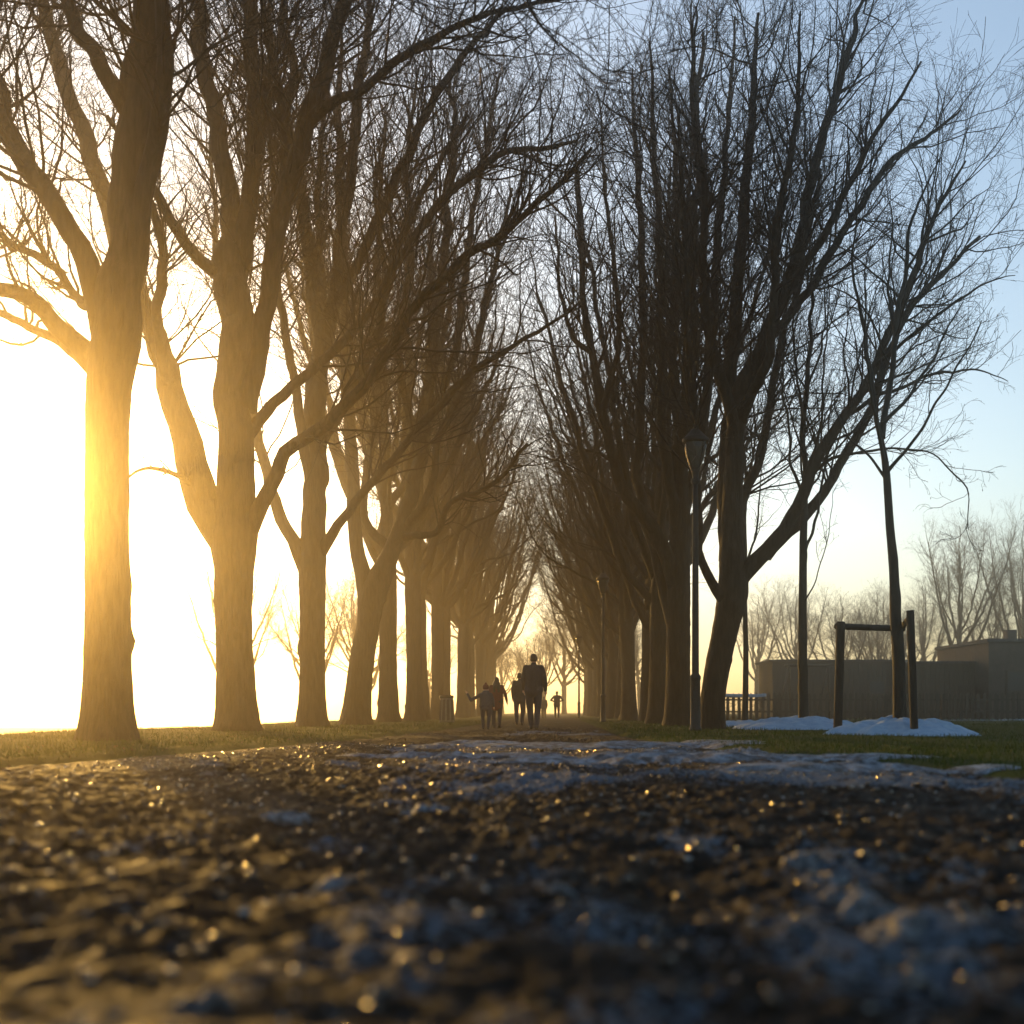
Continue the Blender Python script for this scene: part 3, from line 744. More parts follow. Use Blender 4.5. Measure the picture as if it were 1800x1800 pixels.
R2 = hero(22, (1193, 1283), 28.8,
     [(1193, 1283, 27), (1192, 1180, 25), (1192, 1080, 24), (1195, 980, 22), (1197, 850, 19), (1205, 700, 16), (1215, 500, 13), (1225, 300, 9), (1232, 60, 3)],
     [[(1190, 1030, 18), (1150, 935, 15, -.3), (1102, 870, 13, -.5), (1072, 790, 11, -.7), (1055, 700, 10, -.9), (1037, 600, 8, -1.1), (1020, 450, 6, -1.3), (1008, 280, 3, -1.5)],
      [(1184, 1095, 14), (1152, 985, 11, .4), (1122, 850, 10, .8), (1125, 700, 9, 1.1), (1130, 500, 8, 1.4), (1120, 300, 6, 1.7), (1108, 120, 2, 2)],
      [(1194, 960, 13), (1170, 800, 11, -.6), (1165, 600, 9, -1), (1160, 400, 7, -1.4), (1148, 220, 5, -1.7), (1140, 70, 2, -2)],
      [(1198, 920, 13), (1232, 760, 11, .5), (1250, 600, 10, .9), (1265, 400, 8, 1.3), (1280, 200, 5, 1.6), (1292, 30, 2, 1.9)],
      [(1196, 900, 12), (1190, 740, 10, 1.6), (1180, 560, 8, 2.5), (1190, 340, 6, 3.1), (1175, 120, 2, 3.6)],
      [(1060, 720, 7, -.9), (1085, 600, 6, -1.2), (1080, 460, 5, -1.5), (1060, 300, 3, -1.7), (1050, 160, 1.5, -1.9)],
      [(1040, 620, 6, -1), (1005, 590, 5, -1.4), (985, 500, 4, -1.8), (975, 380, 2, -2.1)]],
     [], 'upright dark trunk just behind the lamp post with a bowed limb over the path', ROW_L, dens=1.2, twig=0.66, thin=1.3, podn=4000)

# the rest of both rows: four grown forms, turned and scaled
protos = []
for q in range(4):
    gg = np.random.default_rng(100 + q)
    H_ = 18.5 + gg.random() * 1.5
    fork = (4.9, 3.9)[q // 2] + gg.random() * 1.1
    bx, by = (gg.random(2) - 0.5) * 1.2
    tr = [(0, 0, -0.12, 0.35), (0.02, 0, 1.2, 0.32), (bx * .1, by * .1, 2.6, 0.305), (bx * .25, by * .25, fork, 0.32), (bx * .5, by * .5, fork + 2, 0.22), (bx * .8, by * .8, fork + 5, 0.155), (bx, by, 13, 0.09), (bx * 1.2, by, H_, 0.03)]
    lm = auto_limbs(gg, 7, fork - 0.7, fork + 2.6, H_, 5.3, 0.15, gg.random() * 6)
    lm += shift(auto_limbs(gg, 4, fork + 3, 9.5, H_ * 0.98, 3.2, 0.095, gg.random() * 6), bx * .7)
    for w_ in range(3):                                    # a few long bowed side branches
        az = gg.random() * 6.28; z_ = fork + gg.random() * 4; ln = 4.5 + gg.random() * 1.8; ca, sa = math.cos(az), math.sin(az)
        lm.append([(ca * ln * t, sa * ln * t, z_ + rise * (0.8 + .5 * gg.random()), r_) for t, rise, r_ in ((0, 0, .1), (.2, .9, .075), (.45, 1.7, .06), (.7, 2.9, .04), (.88, 4.4, .025), (1.0, 6.2, .012))])
    protos.append(build_tree('tree', tr, lm, 200 + q, dens=(1.0, 0.98)[q // 2], twig=0.42, podn=3000, thin=1.45, l2t0=(0.40, 0.34)[q // 2], l2r=0.026, l2len=3.2, trunk_sides=18, limb_sides=7))

ords = ['fifth', 'sixth', 'seventh', 'eighth']
D = 37.1; k = 0
while D < 112:
    gg = np.random.default_rng(500 + k)
    lab = f'bare avenue tree, {ords[k]} from the glare trunk along the field' if k < 4 else 'far bare avenue tree melting into the golden haze on the field side'
    x = -6.0 + (gg.random() - .5) * 0.5
    place_tree(protos[k % 2], 'bare_tree', (x, D + (gg.random() - .5), 0), lab, ROW_F, gg.random() * 6.28, (1.0 + gg.random() * .12,) * 2 + (0.98 + gg.random() * .12,))
    D += 5.8; k += 1
ords = ['third', 'fourth', 'fifth', 'sixth']
D = 34.8; k = 0
while D < 112:
    gg = np.random.default_rng(700 + k)
    lab = f'bare avenue tree, {ords[k]} from the leaning trunk in the lamp row' if k < 4 else 'far bare avenue tree melting into the golden haze on the lamp side'
    x = 3.7 + (gg.random() - .5) * 0.5
    place_tree(protos[2 + k % 2], 'bare_tree', (x, D + (gg.random() - .5), 0), lab, ROW_L, gg.random() * 6.28, (0.95 + gg.random() * .12,) * 2 + (0.9 + gg.random() * .1,))
    D += 6.0; k += 1

END = 'pale trees closing the far end of the avenue'
for k, x in enumerate((-15, -11, -7.5, -4, -1.2, 1.8, 5, 8.5, 12.5)):
    gg = np.random.default_rng(900 + k); sc1 = 0.7 + gg.random() * .25
    place_tree(protos[k % 4], 'bare_tree', (x, 124 + gg.random() * 34, -0.05), 'pale hazy tree in the cluster closing the far end of the avenue', END, gg.random() * 6, (sc1 * 1.2, sc1 * 1.2, sc1 * .8))

# trees across the field and behind the sheds
FAR_F = 'pale trees far across the foggy field'
for k, (x, D, s) in enumerate(((-18, 58, 0.62), (-15, 64, 0.6), (-14.2, 75, 0.7), (-16.5, 92, 0.8))):
    place_tree(protos[2 + k % 2], 'bare_tree', (x, D, float(lawn_z(x, D)) - 0.05), ['faint hazy crown showing behind the tree with the flared foot', 'faint hazy crown behind the straight bare trunk', 'faint hazy crown behind the leaning fork tree', 'palest hazy crown deepest in the field'][k], FAR_F, k * 1.9, (s, s, s * .85))
FAR_S = 'pale bare trees behind the sheds'
lb = ['pale bare tree with forked trunk behind the picket fence, beside the house', 'pale bare tree rising over the house roof', 'hazy bare tree over the long shed', 'hazy rounded tree behind the swing frame', 'hazy tree behind the slim young tree', 'faint tree between the house tree and the shed', 'faint low tree over the shed roof', 'faint tree at the end of the houses', 'faint tree far behind the leaning trunk', 'faint low tree behind the picket fence']
for k, (px, D, s, sz) in enumerate(((1688, 80, .85, .78), (1800, 84, .9, .85), (1545, 92, .8, .62), (1478, 86, .75, .56), (1400, 94, .8, .62), (1625, 100, .9, .66), (1510, 108, .9, .6), (1752, 104, 1, .75), (1330, 98, .8, .6), (1585, 78, .5, .42))):
    D *= 1.35; s *= 1.3; sz *= 1.3
    place_tree(protos[(k * 3 + 1) % 4], 'bare_tree', ((px - VPX) / FPX * D, D, -0.05), lb[k], FAR_S, k * 2.3 + 1, (s, s, sz))

# ---------------------------------------------------------------- young trees and stakes
def young(seed, base, D, trunk, limbs, label, **kw):
    b0, tr, lm = px_tree(base, D, trunk, limbs)
    pr = build_tree('young_tree', tr, lm, seed, bark='young', **kw)
    return place_tree(pr, 'young_tree', tuple(b0), label, 'young trees on the verge')

young(31, (1582, 1283), 17.0,
      [(1582, 1283, 13), (1580, 1180, 12), (1574, 1080, 11), (1571, 1000, 9.6), (1564, 920, 8.4), (1558, 830, 7.6), (1548, 760, 5.4), (1530, 660, 4.2), (1511, 540, 3.2), (1500, 400, 1.9), (1497, 300, 1)],
      [[(1549, 770, 7), (1560, 680, 6, .2), (1576, 580, 5.5, .3), (1590, 470, 4.5, .4), (1602, 380, 3.2, .5), (1650, 285, 1.2, .6)],
       [(1559, 830, 4), (1600, 780, 3.2, -.2), (1640, 720, 2.7, -.4), (1682, 640, 2, -.6), (1722, 560, 1.2, -.8)],
       [(1556, 840, 3), (1522, 792, 2.4, .2), (1490, 752, 1.9, .5), (1470, 700, 1.2, .7)],
       [(1556, 820, 4), (1535, 700, 3.2, -.5), (1525, 600, 2.5, -.8), (1530, 480, 1.1, -1)],
       [(1552, 745, 4.5), (1600, 690, 3.4, .4), (1650, 620, 2.6, .7), (1690, 530, 1.1, 1)],
       [(1575, 590, 3.6, .3), (1560, 500, 2.8, .6), (1565, 390, 1.2, .9)],
       [(1590, 480, 3, .4), (1625, 420, 2, .2), (1640, 330, 1, 0)]],
      'dark young tree forking high, standing inside the stake frame', dens=0.45, twig=0.5, podn=120, l2len=1.2, trunk_sides=14, flare=0.12, limb_sides=7)
young(32, (1413, 1280), 22.5,
      [(1413, 1280, 10.5), (1411, 1150, 9), (1411, 1030, 8.3), (1413, 900, 7.3), (1416, 780, 6), (1420, 650, 4.6), (1427, 520, 2.8), (1432, 420, 1)],
      [[(1412, 980, 4), (1435, 900, 3, .4), (1450, 800, 2.4, .8), (1462, 680, 1, 1)],
       [(1414, 880, 4), (1390, 800, 3, -.3), (1375, 690, 2.2, -.6), (1370, 580, 1, -.8)],
       [(1415, 840, 3.6), (1440, 740, 2.8, -.4), (1450, 630, 2, -.7), (1455, 500, 1, -.9)],
       [(1417, 760, 3.5), (1400, 660, 2.6, .4), (1395, 540, 2, .6), (1398, 440, 1, .8)],
       [(1412, 1060, 1.6), (1436, 1020, 1.3, -.5), (1452, 950, 1.0, -.8), (1468, 880, .6, -1)],
       [(1420, 680, 3), (1445, 590, 2.2, .3), (1455, 470, 1, .5)]],
      'slim dark young tree between the staked tree and the leaning trunk', dens=0.7, twig=0.7, podn=150, l2len=1.2, trunk_sides=12, flare=0.15, limb_sides=6)
young(33, (1309, 1279), 28.0,
      [(1309, 1279, 6.6), (1311, 1150, 5.4), (1309, 1030, 4.6), (1311, 900, 3.8), (1308, 780, 2.4), (1310, 660, 1)],
      [[(1310, 1000, 3), (1330, 920, 2.2, .4), (1340, 820, 1, .7)], [(1310, 930, 2.6), (1292, 850, 2, -.4), (1285, 750, 1, -.6)], [(1310, 860, 2.4), (1325, 780, 1.8, -.3), (1330, 690, 1, -.5)]],
      'slimmest young tree close beside the leaning trunk', dens=0.7, twig=0.6, podn=60, l2len=1.0, trunk_sides=10, flare=0.2, limb_sides=6)

# stake frame: three posts and two rails round the young tree
fr_c = P(1545, 1283, 17.0); fr_c[2] = 0
frame = empty('stake_frame', tuple(fr_c)); tag(frame, 'wooden stake frame of posts and rails round the young tree', 'tree stakes')
def post(name, p0, p1, r, sides=12, mat='stake'):
    p0, p1 = np.array(p0, float), np.array(p1, float)
    k = 14
    pts = p0 + (p1 - p0) * np.linspace(0, 1, k)[:, None]
    pts[-1] = pts[-2] + (pts[-1] - pts[-2]) * 1.0
    rad = np.full(k, r) * (1 + 0.05 * (noise2(np.arange(k) * 1.7, np.zeros(k), int(p0[0] * 10) % 50) - .5))
    pts = np.concatenate([pts, pts[-1:] + (p1 - p0) * 1e-4, pts[-1:] + (p1 - p0) * 2e-4]); rad = np.concatenate([rad, [r * 0.85, 0.001]])
    pts = np.concatenate([pts[:1] - (p1 - p0) * 1e-4, pts]); rad = np.concatenate([[0.001], rad])
    V, F = tubes(pts[None], rad[None], sides)
    me = mesh_np(name, V - fr_c, F); smooth(me)
    return obj(name, me, M[mat], frame)
pA0, pA1 = P(1472, 1300, 17.4), P(1478, 1093, 17.4)
pB0, pB1 = P(1608, 1306, 16.2), P(1600, 1073, 16.2)
pC0, pC1 = P(1583, 1290, 18.3), P(1581, 1100, 18.3)
post('post', pA0, pA1, 0.075); post('post', pB0, pB1, 0.062); post('post', pC0, pC1, 0.07)
post('rail', P(1470, 1101, 17.42), P(1588, 1105, 18.25), 0.055); post('rail', P(1582, 1106, 18.2), P(1601, 1084, 16.15), 0.05)

# ---------------------------------------------------------------- street lamps
def street_lamp(x, y, label, s=1.0):
    e = empty('street_lamp', (x, y, float(ground_z(x, y)) - 0.02)); e.scale = (s, s, s); tag(e, label, 'street lamp', 'street lamps along the path')
    ir = M['iron']
    lathe('base', [(0.0, 0), (0.13, 0), (0.13, 0.06), (0.105, 0.10), (0.098, 1.02), (0.11, 1.05), (0.11, 1.1), (0.07, 1.16)], ir, e, 20)
    box('door', (0, -0.097, 0.62), (0.10, 0.02, 0.42), ir, e, 0, 0.004)
    lathe('pole', [(0.072, 1.1), (0.068, 2.5), (0.058, 4.2), (0.05, 5.0), (0.0, 5.01)], ir, e, 16)
    lathe('collar', [(0.05, 4.92), (0.085, 4.96), (0.085, 5.02), (0.06, 5.05), (0.075, 5.16), (0.10, 5.22), (0.0, 5.23)], ir, e, 20)
    lathe('glass_bowl', [(0.085, 5.2), (0.12, 5.3), (0.175, 5.45), (0.215, 5.62), (0.225, 5.74), (0.215, 5.75), (0.2, 5.62), (0.165, 5.46), (0.11, 5.31), (0.08, 5.21)], M['glass'], e, 28)
    for q in range(4):
        a = q * math.pi / 2 + 0.6
        pts = np.array([(math.cos(a) * r, math.sin(a) * r, z) for r, z in ((0.09, 5.19), (0.127, 5.3), (0.183, 5.45), (0.224, 5.62), (0.233, 5.75))])
        V, F = tubes(pts[None], np.full((1, 5), 0.009), 6)
        me = mesh_np('rib', V, F); smooth(me); obj('rib', me, ir, e)
    cap = lathe('cap', [(0.0, 5.74), (0.245, 5.745), (0.262, 5.77), (0.262, 5.83), (0.235, 5.85), (0.16, 5.93), (0.10, 5.99), (0.07, 6.03), (0.0, 6.04)], ir, e, 28)
    lathe('finial', [(0.03, 6.02), (0.045, 6.07), (0.04, 6.11), (0.018, 6.15), (0.014, 6.2), (0.0, 6.22)], ir, cap, 12)
    return e
street_lamp(2.86, 20.4, 'tall dark lamp post with bell shaped lantern on the verge', 1.0)
street_lamp(1.9, 38.0, 'second lamp post, blurred brown in the haze beside the walkers', 0.92)
street_lamp(1.75, 66.0, 'faint thin lamp post farthest down the avenue', 0.9)

# ---------------------------------------------------------------- litter bin
bx, by = -3.75, 36.5
e = empty('litter_bin', (bx, by, float(ground_z(bx, by)) - 0.01)); tag(e, 'squat tapered litter bin on the verge by the field row', 'bin')
lathe('body', [(0, 0), (0.27, 0), (0.275, 0.03), (0.235, 0.88), (0.225, 0.88), (0.22, 0.8), (0.0, 0.8)], M['bin'], e, 20)
lathe('rim', [(0.20, 0.86), (0.245, 0.86), (0.252, 0.89), (0.25, 0.95), (0.235, 0.965), (0.20, 0.96)], M['iron'], e, 20)
lathe('plinth', [(0, -0.03), (0.29, -0.03), (0.29, 0.025), (0.27, 0.03)], M['iron'], e, 20)
for q in range(10):
    a = q * 0.628
    bm = bmesh.new(); box_bm(bm, (0, 0, 0.44), (0.10, 0.02, 0.74))
    for vv in bm.verts:
        r = 0.272 - 0.045 * (vv.co.z / 0.88); rad_ = r + vv.co.y + 0.006; t = vv.co.x * (1 - 0.15 * vv.co.z)
        vv.co = (math.cos(a) * rad_ - math.sin(a) * t, math.sin(a) * rad_ + math.cos(a) * t, vv.co.z)
    obj('slat', bm_mesh('slat', bm), M['wood'], e)

# ---------------------------------------------------------------- fence, swing frame, sheds, house
FD = 50.0
fe = empty('picket_fence', (8.3, FD, 0)); tag(fe, 'long low picket fence in front of the sheds', 'fence')
bm = bmesh.new()
vs = [bm.verts.new(c) for c in ((-.075, 0, 0.02), (.075, 0, 0.02), (.075, 0, 1.22), (0, 0, 1.36), (-.075, 0, 1.22))]
fc = bm.faces.new(vs); ex = bmesh.ops.extrude_face_region(bm, geom=[fc]); bmesh.ops.translate(bm, verts=[v for v in ex['geom'] if isinstance(v, bmesh.types.BMVert)], vec=(0, 0.025, 0))
pk = bm_mesh('picket', bm); pk.materials.append(M['wood'])
for q in range(86):
    o = obj('picket', pk, None, fe); o.location = (q * 0.285, (q * 37 % 11 - 5) * 0.002, (q * 53 % 13 - 6) * 0.006); o.rotation_euler = (0, (q * 29 % 17 - 8) * 0.003, 0)
for z in (0.42, 1.0):
    box('rail', (12.1, 0.055, z), (24.5, 0.05, 0.09), M['wood'], fe)
for q in range(10):
    box('post', (q * 2.7, 0.13, 0.62), (0.1, 0.1, 1.24), M['wood'], fe)

sw = P(1412, 1255, 55); sw[2] = 0
e = empty('swing_frame', tuple(sw)); tag(e, 'wooden swing frame with slanted legs behind the picket fence', 'swing frame')
def bar(name, a, b_, r, parent, mat, sides=8):
    a, b_ = np.array(a, float), np.array(b_, float)
    pts = np.stack([a - (b_ - a) * 1e-4, a, b_, b_ + (b_ - a) * 1e-4]); V, F = tubes(pts[None], np.array([[0.001, r, r, 0.001]]), sides)
    return obj(name, mesh_np(name, V, F), M[mat], parent)
bar('beam', (-1.0, 0, 2.9), (1.6, 0, 2.9), 0.075, e, 'wood')
for sx in (-0.75, 1.35):
    bar('leg', (sx, 0, 2.95), (sx - 0.75, -0.5, 0), 0.06, e, 'wood'); bar('leg', (sx, 0.02, 2.95), (sx + 0.3, 0.9, 0), 0.06, e, 'wood')
for sx in (0.05, 0.55):
    bar('chain', (sx, 0, 2.85), (sx, 0, 0.55), 0.012, e, 'iron', 5)
box('seat', (0.3, 0, 0.54), (0.56, 0.2, 0.04), M['wood'], e, 0, 0.008)

def shed(name, x0, x1, D, depth, h, label, group, mat='shed', planks=0.28, roofh=0.12, window=None):
    e = empty(name, (x0, D, 0)); tag(e, label, 'shed', group)
    w = x1 - x0
    box('wall', (w / 2, depth / 2 + 0.02, h / 2), (w, depth, h), M[mat], e)
    n = int(w / planks)
    bm = bmesh.new(); box_bm(bm, (0, 0, h / 2 + 0.02), (planks * 0.93, 0.03, h - 0.06)); pm = bm_mesh('plank', bm); pm.materials.append(M[mat])
    for q in range(n):
        o = obj('plank', pm, None, e); o.location = ((q + .5) * w / n, -0.002 + (q * 31 % 7) * 0.002, (q * 17 % 5) * 0.004)
    r = box('roof', (w / 2, depth / 2, h + roofh / 2), (w + 0.4, depth + 0.5, roofh), M['roof'], e, 0, 0.02)
    if window:
        wx, wz, ww, wh = window
        fo = box('window', (wx, -0.04, wz), (ww, 0.06, wh), M['wood'], e); box('pane', (wx, -0.075, wz), (ww - .14, 0.01, wh - .14), M['pane'], fo)
    dn = box('door', (w * 0.7, -0.045, 1.0), (0.9, 0.04, 2.0), M['wood'], e); box('handle', (w * 0.7 + 0.35, -0.08, 1.0), (0.03, 0.03, 0.14), M['iron'], dn)
    return e
def sx(px, D): return (px - VPX) / FPX * D
SG = 'dark sheds behind the picket fence'
shed('garden_shed', sx(1358, 62), sx(1480, 62), 62, 4, 3.45, 'long flat roofed shed behind the swing frame', SG)
shed('garden_shed', sx(1484, 63), sx(1598, 63), 63, 4, 3.5, 'flat roofed dark shed behind the staked young tree', SG, window=(2.0, 1.9, 1.0, 0.9))
shed('garden_shed', sx(1602, 62), sx(1735, 62), 62, 4, 3.35, 'dark shed between the stake frame and the house', SG, 'wood')
e = empty('house', (sx(1738, 60), 60, 0)); tag(e, 'dark flat roofed house at the edge of the park, behind the fence', 'house')
box('wall', (5, 4, 2.25), (10, 8, 4.5), M['wall'], e)
rf = box('roof', (5, 4, 4.6), (10.3, 8.3, 0.2), M['roof'], e, 0, 0.03)
box('chimney', (3.5, 5, 5.1), (0.6, 0.6, 1.0), M['wall'], rf)
for q, (wx, wz) in enumerate(((1.6, 2.2), (4.2, 2.2), (7.0, 2.2))):
    w_ = box('window', (wx, -0.02, wz), (1.2, 0.08, 1.3), M['wood'], e); box('pane', (wx, -0.07, wz), (1.0, 0.02, 1.1), M['pane'], w_); box('sill', (wx, -0.06, wz - .7), (1.3, 0.16, 0.06), M['wall'], w_)
# snow covered low hedge beside the fence
hx = sx(1290, 46)
e = empty('low_hedge', (hx, 46, 0)); tag(e, 'low clipped hedge capped with snow, left end of the picket fence', 'hedge')
n = 1600
hp = np.stack([(rng.random(n) - .5) * 2.6, (rng.random(n) - .5) * 0.9, 0.05 + rng.random(n) * 1.05], 1)
d_ = norm(rng.normal(size=(n, 3))) * 0.09
V, F = tubes(np.stack([hp, hp + d_ * .5 + rng.normal(size=(n, 3)) * .01, hp + d_], 1), np.repeat(np.array([[0.006, 0.005, 0.003]]), n, 0), 3)
o = obj('foliage', mesh_np('foliage', V, F), M['twig'], e); o['kind'] = 'stuff'
bm = bmesh.new(); box_bm(bm, (0, 0, 1.14), (2.65, 0.95, 0.12)); bmesh.ops.subdivide_edges(bm, edges=bm.edges[:], cuts=5, use_grid_fill=True)
for vv in bm.verts: vv.co.z += 0.08 * (float(noise2(vv.co.x * 3, vv.co.y * 3, 5)) - .5); vv.co.x *= 1 + .03 * math.sin(vv.co.y * 9)
obj('snow_cap', bm_mesh('snow_cap', bm), M['snow'], e)

# ---------------------------------------------------------------- people
def capsule(p0, p1, r0, r1, sides=14, flat=None):
    p0, p1 = np.array(p0, float), np.array(p1, float)
    ax = p1 - p0; L_ = np.linalg.norm(ax); ax = ax / max(L_, 1e-6)
    prof = [(-r0 * math.cos(t), r0 * math.sin(t)) for t in np.linspace(0.02, math.pi / 2, 5)] + [(L_ + r1 * math.sin(t), r1 * math.cos(t)) for t in np.linspace(0, math.pi / 2 - 0.02, 5)]
    a = np.array([0, 0, 1.0]) if abs(ax[2]) < 0.8 else np.array([0, 1.0, 0])
    u_ = np.cross(ax, a); u_ /= np.linalg.norm(u_); v_ = np.cross(ax, u_)
    an = np.arange(sides) * 2 * math.pi / sides
    V = []
    for s_, r in prof:
        ring = p0 + ax * s_ + r * (np.cos(an)[:, None] * u_ + np.sin(an)[:, None] * v_)
        V.append(ring)
    n = len(prof)
    V = np.concatenate(V + [[V[0].mean(0)], [V[-1].mean(0)]])
    F = [(i * sides + j, i * sides + (j + 1) % sides, (i + 1) * sides + (j + 1) % sides, (i + 1) * sides + j) for i in range(n - 1) for j in range(sides)]
    T = [(n * sides, (j + 1) % sides, j) for j in range(sides)] + [(n * sides + 1, (n - 1) * sides + j, (n - 1) * sides + (j + 1) % sides) for j in range(sides)]
    return V, F + T

def ball(c, r):
    v, f = capsule((0, 0, -0.01), (0, 0, 0.01), 1.0, 1.0, 18)
    return np.array(c) + v * np.array(r), f

def skin_union(name, shapes, voxel, mat, parent, smooth_it=4, ratio=0.5):
    V, F, o_ = [], [], 0
    for v, f in shapes:
        V.append(v); F += [tuple(i + o_ for i in t) for t in f]; o_ += len(v)
    me = bpy.data.meshes.new(name + '_src'); me.from_pydata(np.concatenate(V).tolist(), [], F)
    ob = bpy.data.objects.new(name + '_src', me); C.objects.link(ob)
    bmm = bmesh.new(); bmm.from_mesh(me); bmesh.ops.recalc_face_normals(bmm, faces=bmm.faces[:]); bmm.to_mesh(me); bmm.free()
    r = ob.modifiers.new('r', 'REMESH'); r.mode = 'VOXEL'; r.voxel_size = voxel
    s_ = ob.modifiers.new('s', 'SMOOTH'); s_.iterations = smooth_it; s_.factor = 0.5
    d = ob.modifiers.new('d', 'DECIMATE'); d.ratio = ratio
    dg = bpy.context.evaluated_depsgraph_get()
    res = bpy.data.meshes.new_from_object(ob.evaluated_get(dg))
    bpy.data.objects.remove(ob); bpy.data.meshes.remove(me)
    res.name = name; smooth(res); res.materials.clear(); res.materials.append(mat)
    return obj(name, res, None, parent)

def person(label, x, y, H, coat, pose, rz=0.0, hair='short', build=1.0, coatlen=0.80, group='people walking down the avenue', child=False, legs='jeans'):
    e = empty('person', (x, y, float(ground_z(x, y)))); e.rotation_euler = (0, 0, rz); tag(e, label, 'person', group)
    S_ = H / 1.8
    hs = 1.28 if child else 1.0                       # a child's head is larger for its height
    b_ = build
    q = dict(hipL=(-.09, 0, .93), hipR=(.09, 0, .93), kneeL=(-.10, .05, .50), kneeR=(.10, -.02, .50), ankL=(-.10, .02, .09), ankR=(.10, -.22, .12),
             toeL=(-.11, .19, .035), toeR=(.11, -.06, .03), shL=(-.16, 0, 1.45), shR=(.16, 0, 1.45), elL=(-.215, -.06, 1.18), elR=(.215, .02, 1.18), haL=(-.21, .04, .92), haR=(.21, .12, .93), head=(0, .03, 1.66))
    q.update(pose)
    q = {k_: np.array(v_, float) for k_, v_ in q.items()}
    for k_ in ('hipL', 'hipR', 'kneeL', 'kneeR', 'shL', 'shR', 'elL', 'elR', 'haL', 'haR'):
        q[k_][0] *= b_
    hd = q['head']
    def hand(w, el):
        d = norm(w - el); sd = norm(np.cross(d, np.array([0, 1.0, 0.2]))); fw = np.cross(sd, d)
        out = [capsule(w, w + d * .07, .026, .036)]
        for n_, (off, ln) in enumerate(((-.027, .065), (-.009, .078), (.009, .074), (.027, .058))):
            k0 = w + d * .085 + fw * off; k1 = k0 + d * ln * .55 + sd * .004; k2 = k1 + d * ln * .45 + sd * (.018 if w[0] < 0 else -.018)
            out += [capsule(k0, k1, .0095, .0088, 8), capsule(k1, k2, .0088, .0075, 8)]
        t0 = w + d * .03 + fw * .03; t1 = t0 + d * .04 + fw * .022
        return out + [capsule(t0, t1, .0125, .011, 8), capsule(t1, t1 + d * .028, .011, .009, 8)]
    Z3 = lambda s, *k_: [s]
    r = hs
    head = [ball(hd, (.078 * r, .098 * r, .118 * r)), ball(hd + np.array((0, .02, -.06)) * r, (.06 * r, .075 * r, .06 * r)), capsule(hd + np.array((0, .085, -.005)) * r, hd + np.array((0, .115, -.035)) * r, .01 * r, .016 * r, 8),
            ball(hd + np.array((-.08, 0, -.01)) * r, (.014 * r, .025 * r, .034 * r)), ball(hd + np.array((.08, 0, -.01)) * r, (.014 * r, .025 * r, .034 * r)), ball(hd + np.array((0, .085, -.075)) * r, (.025 * r, .014 * r, .012 * r))]
    nb = np.array((0, 0, 1.48))
    body = head + [capsule(nb, hd + np.array((0, -.01, -.08)), .058, .055), capsule((0, 0, 1.02), (0, 0, 1.36), .10 * b_, .10 * b_)]
    for s_ in 'LR':
        body += [capsule((0, 0, 1.42), q['sh' + s_], .065, .05), capsule(q['sh' + s_], q['el' + s_], .05, .04), capsule(q['el' + s_], q['ha' + s_], .038, .027),
                 capsule(q['hip' + s_], q['knee' + s_], .08 * b_, .055), capsule(q['knee' + s_], q['ank' + s_], .058, .036), capsule(q['ank' + s_], q['toe' + s_], .036, .03), capsule((0, 0, 1.0), q['hip' + s_], .10 * b_, .085 * b_)]
        body += hand(q['ha' + s_], q['el' + s_])
    sc_ = lambda sh: [(v_ * S_, f_) for v_, f_ in sh]
    vx = 0.0072 * max(S_, .6)
    skin_union('body', sc_(body), vx, M['skin'], e, 2, 0.08)
    c_ = []
    for s_ in 'LR':
        g1 = -1 if s_ == 'L' else 1
        c_ += [capsule((0, 0, 1.43), q['sh' + s_] + np.array((0, 0, -.01)), .105, .076), capsule(q['sh' + s_], q['el' + s_], .076, .062), capsule(q['el' + s_], q['el' + s_] + (q['ha' + s_] - q['el' + s_]) * .96, .062, .046),
               capsule((g1 * .065 * b_, 0, 1.34), (g1 * .07 * b_, .01, coatlen + .08), .125 * b_, .118 * b_)]
    c_ += [capsule((0, 0, 1.40), (0, 0, coatlen + .09), .135 * b_, .125 * b_), capsule((0, 0, 1.44), (0, .005, 1.53), .085, .072)]
    skin_union('coat', sc_(c_), 0.010 * max(S_, .6), M[coat], e, 5, 0.18)
    t_ = []
    for s_ in 'LR':
        an_ = q['knee' + s_] + (q['ank' + s_] - q['knee' + s_]) * .93
        t_ += [capsule(q['hip' + s_] + np.array((0, 0, .05)), q['knee' + s_], .108 * b_, .08), capsule(q['knee' + s_], an_, .079, .064)]
    t_ += [capsule(q['hipL'], q['hipR'], .115 * b_, .115 * b_)]
    skin_union('trousers', sc_(t_), 0.010 * max(S_, .6), M[legs], e, 5, 0.18)
    for s_ in 'LR':
        a_, t0 = q['ank' + s_], q['toe' + s_]
        skin_union('shoe', sc_([capsule(a_ + np.array((0, -.02, -.02)), a_ + np.array((0, -.03, -.045)), .048, .045), capsule(a_ + np.array((0, -.03, -.045)), t0, .045, .04), capsule(a_, a_ + np.array((0, 0, .05)), .05, .052)]), 0.009, M['shoe'], e, 3, 0.5)
    if hair == 'short':
        h_ = [ball(hd + np.array((0, -.018, .022)) * r, (.088 * r, .098 * r, .112 * r))]
    elif hair == 'long':
        h_ = [ball(hd + np.array((0, -.02, .02)) * r, (.098 * r, .105 * r, .12 * r)), capsule(hd + np.array((0, -.05, 0)) * r, hd + np.array((0, -.10, -.20)), .09 * r, .12), capsule(hd + np.array((-.04, -.07, -.1)), hd + np.array((-.07, -.12, -.36)), .09, .07), capsule(hd + np.array((.04, -.07, -.1)), hd + np.array((.07, -.12, -.36)), .09, .07)]
    elif hair == 'hat':
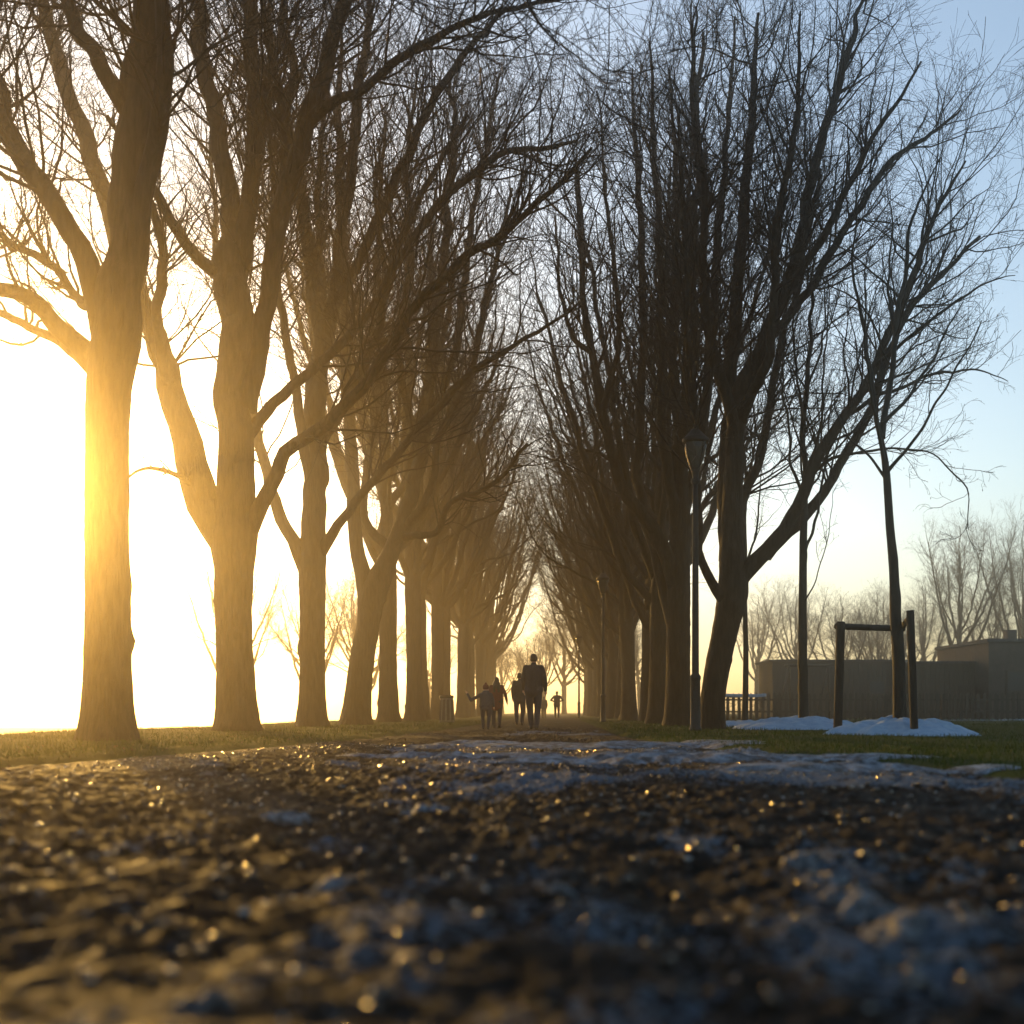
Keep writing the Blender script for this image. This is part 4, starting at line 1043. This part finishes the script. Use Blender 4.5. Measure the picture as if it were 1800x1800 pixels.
        h_ = [ball(hd + np.array((0, -.008, .045)) * r, (.098 * r, .115 * r, .105 * r)), ball(hd + np.array((0, -.01, .165)) * r, (.035 * r, .035 * r, .035 * r))]
    nm = {'short': 'hair', 'long': 'hair', 'hat': 'knit_hat'}[hair]
    skin_union(nm, sc_(h_), 0.010 * max(S_, .6), M['hair'] if hair != 'hat' else M['coat_red'], e, 4, 0.5)
    return e

def at(px, D): return (px - VPX) / FPX * D
person('tall walker in a dark jacket seen from behind, arm hanging', at(938, 24.2), 24.2, 1.80, 'coat_dark', dict(ankR=(.07, -.05, .09), toeR=(.08, .11, .03), kneeR=(.085, .04, .5), ankL=(-.06, .1, .09), toeL=(-.07, .27, .03), kneeL=(-.08, .10, .5), elR=(.235, -.02, 1.18), haR=(.25, .05, .92), elL=(-.22, .03, 1.18), haL=(-.21, .14, .95)), build=1.12)
person('small child in the front raising one arm sideways', at(854, 24.0), 24.0, 1.06, 'coat_grey', dict(elL=(-.46, .04, 1.16), haL=(-.58, .1, 1.42), shL=(-.16, 0, 1.38), shR=(.16, 0, 1.38), haR=(.24, .1, .92), head=(0, .03, 1.62), ankR=(.1, -.12, .1), toeR=(.11, .04, .03)), hair='hat', build=1.28, child=True)
person('long haired walker in a coat close behind the child', at(873, 26.6), 26.6, 1.33, 'coat_red', dict(elR=(.27, -.02, 1.18), haR=(.31, .02, .95)), hair='long', build=1.15, coatlen=.66)
person('walker with slim legs half hidden by the tall walker', at(913, 31.5), 31.5, 1.62, 'coat_dark', dict(kneeR=(.11, .1, .5), ankR=(.085, .05, .09), toeR=(.09, .2, .03), ankL=(-.085, -.12, .1), toeL=(-.09, .03, .03)), hair='short', build=1.05, coatlen=.78)
person('faint pale small figure beyond the tall walker', at(956, 66), 66, 1.42, 'coat_tan', dict(), hair='short', build=1.2, child=False, legs='coat_tan')
person('faint far figure with elbows out, alone on the path', at(979, 64), 64, 1.72, 'coat_grey', dict(elR=(.36, -.08, 1.2), haR=(.20, .16, 1.12), elL=(-.36, -.08, 1.2), haL=(-.20, .16, 1.12)), hair='short', build=1.12)

# ---------------------------------------------------------------- the misty air
bm = bmesh.new(); box_bm(bm, (0, 138, 9.7), (396, 340, 31.0))
me = bm_mesh('haze', bm)
m = bpy.data.materials.new('haze'); m.use_nodes = True; nt = m.node_tree
nt.nodes.remove(nt.nodes['Principled BSDF'])
pv = nt.nodes.new('ShaderNodeVolumePrincipled')
pv.inputs['Color'].default_value = (0.97, 0.87, 0.71, 1)
pv.inputs['Density'].default_value = HAZE_DENSITY
pv.inputs['Anisotropy'].default_value = HAZE_G
nt.links.new(pv.outputs[0], nt.nodes['Material Output'].inputs['Volume'])
tag(obj('haze', me, m), 'thin golden morning mist filling the avenue and field', 'haze', kind='stuff')
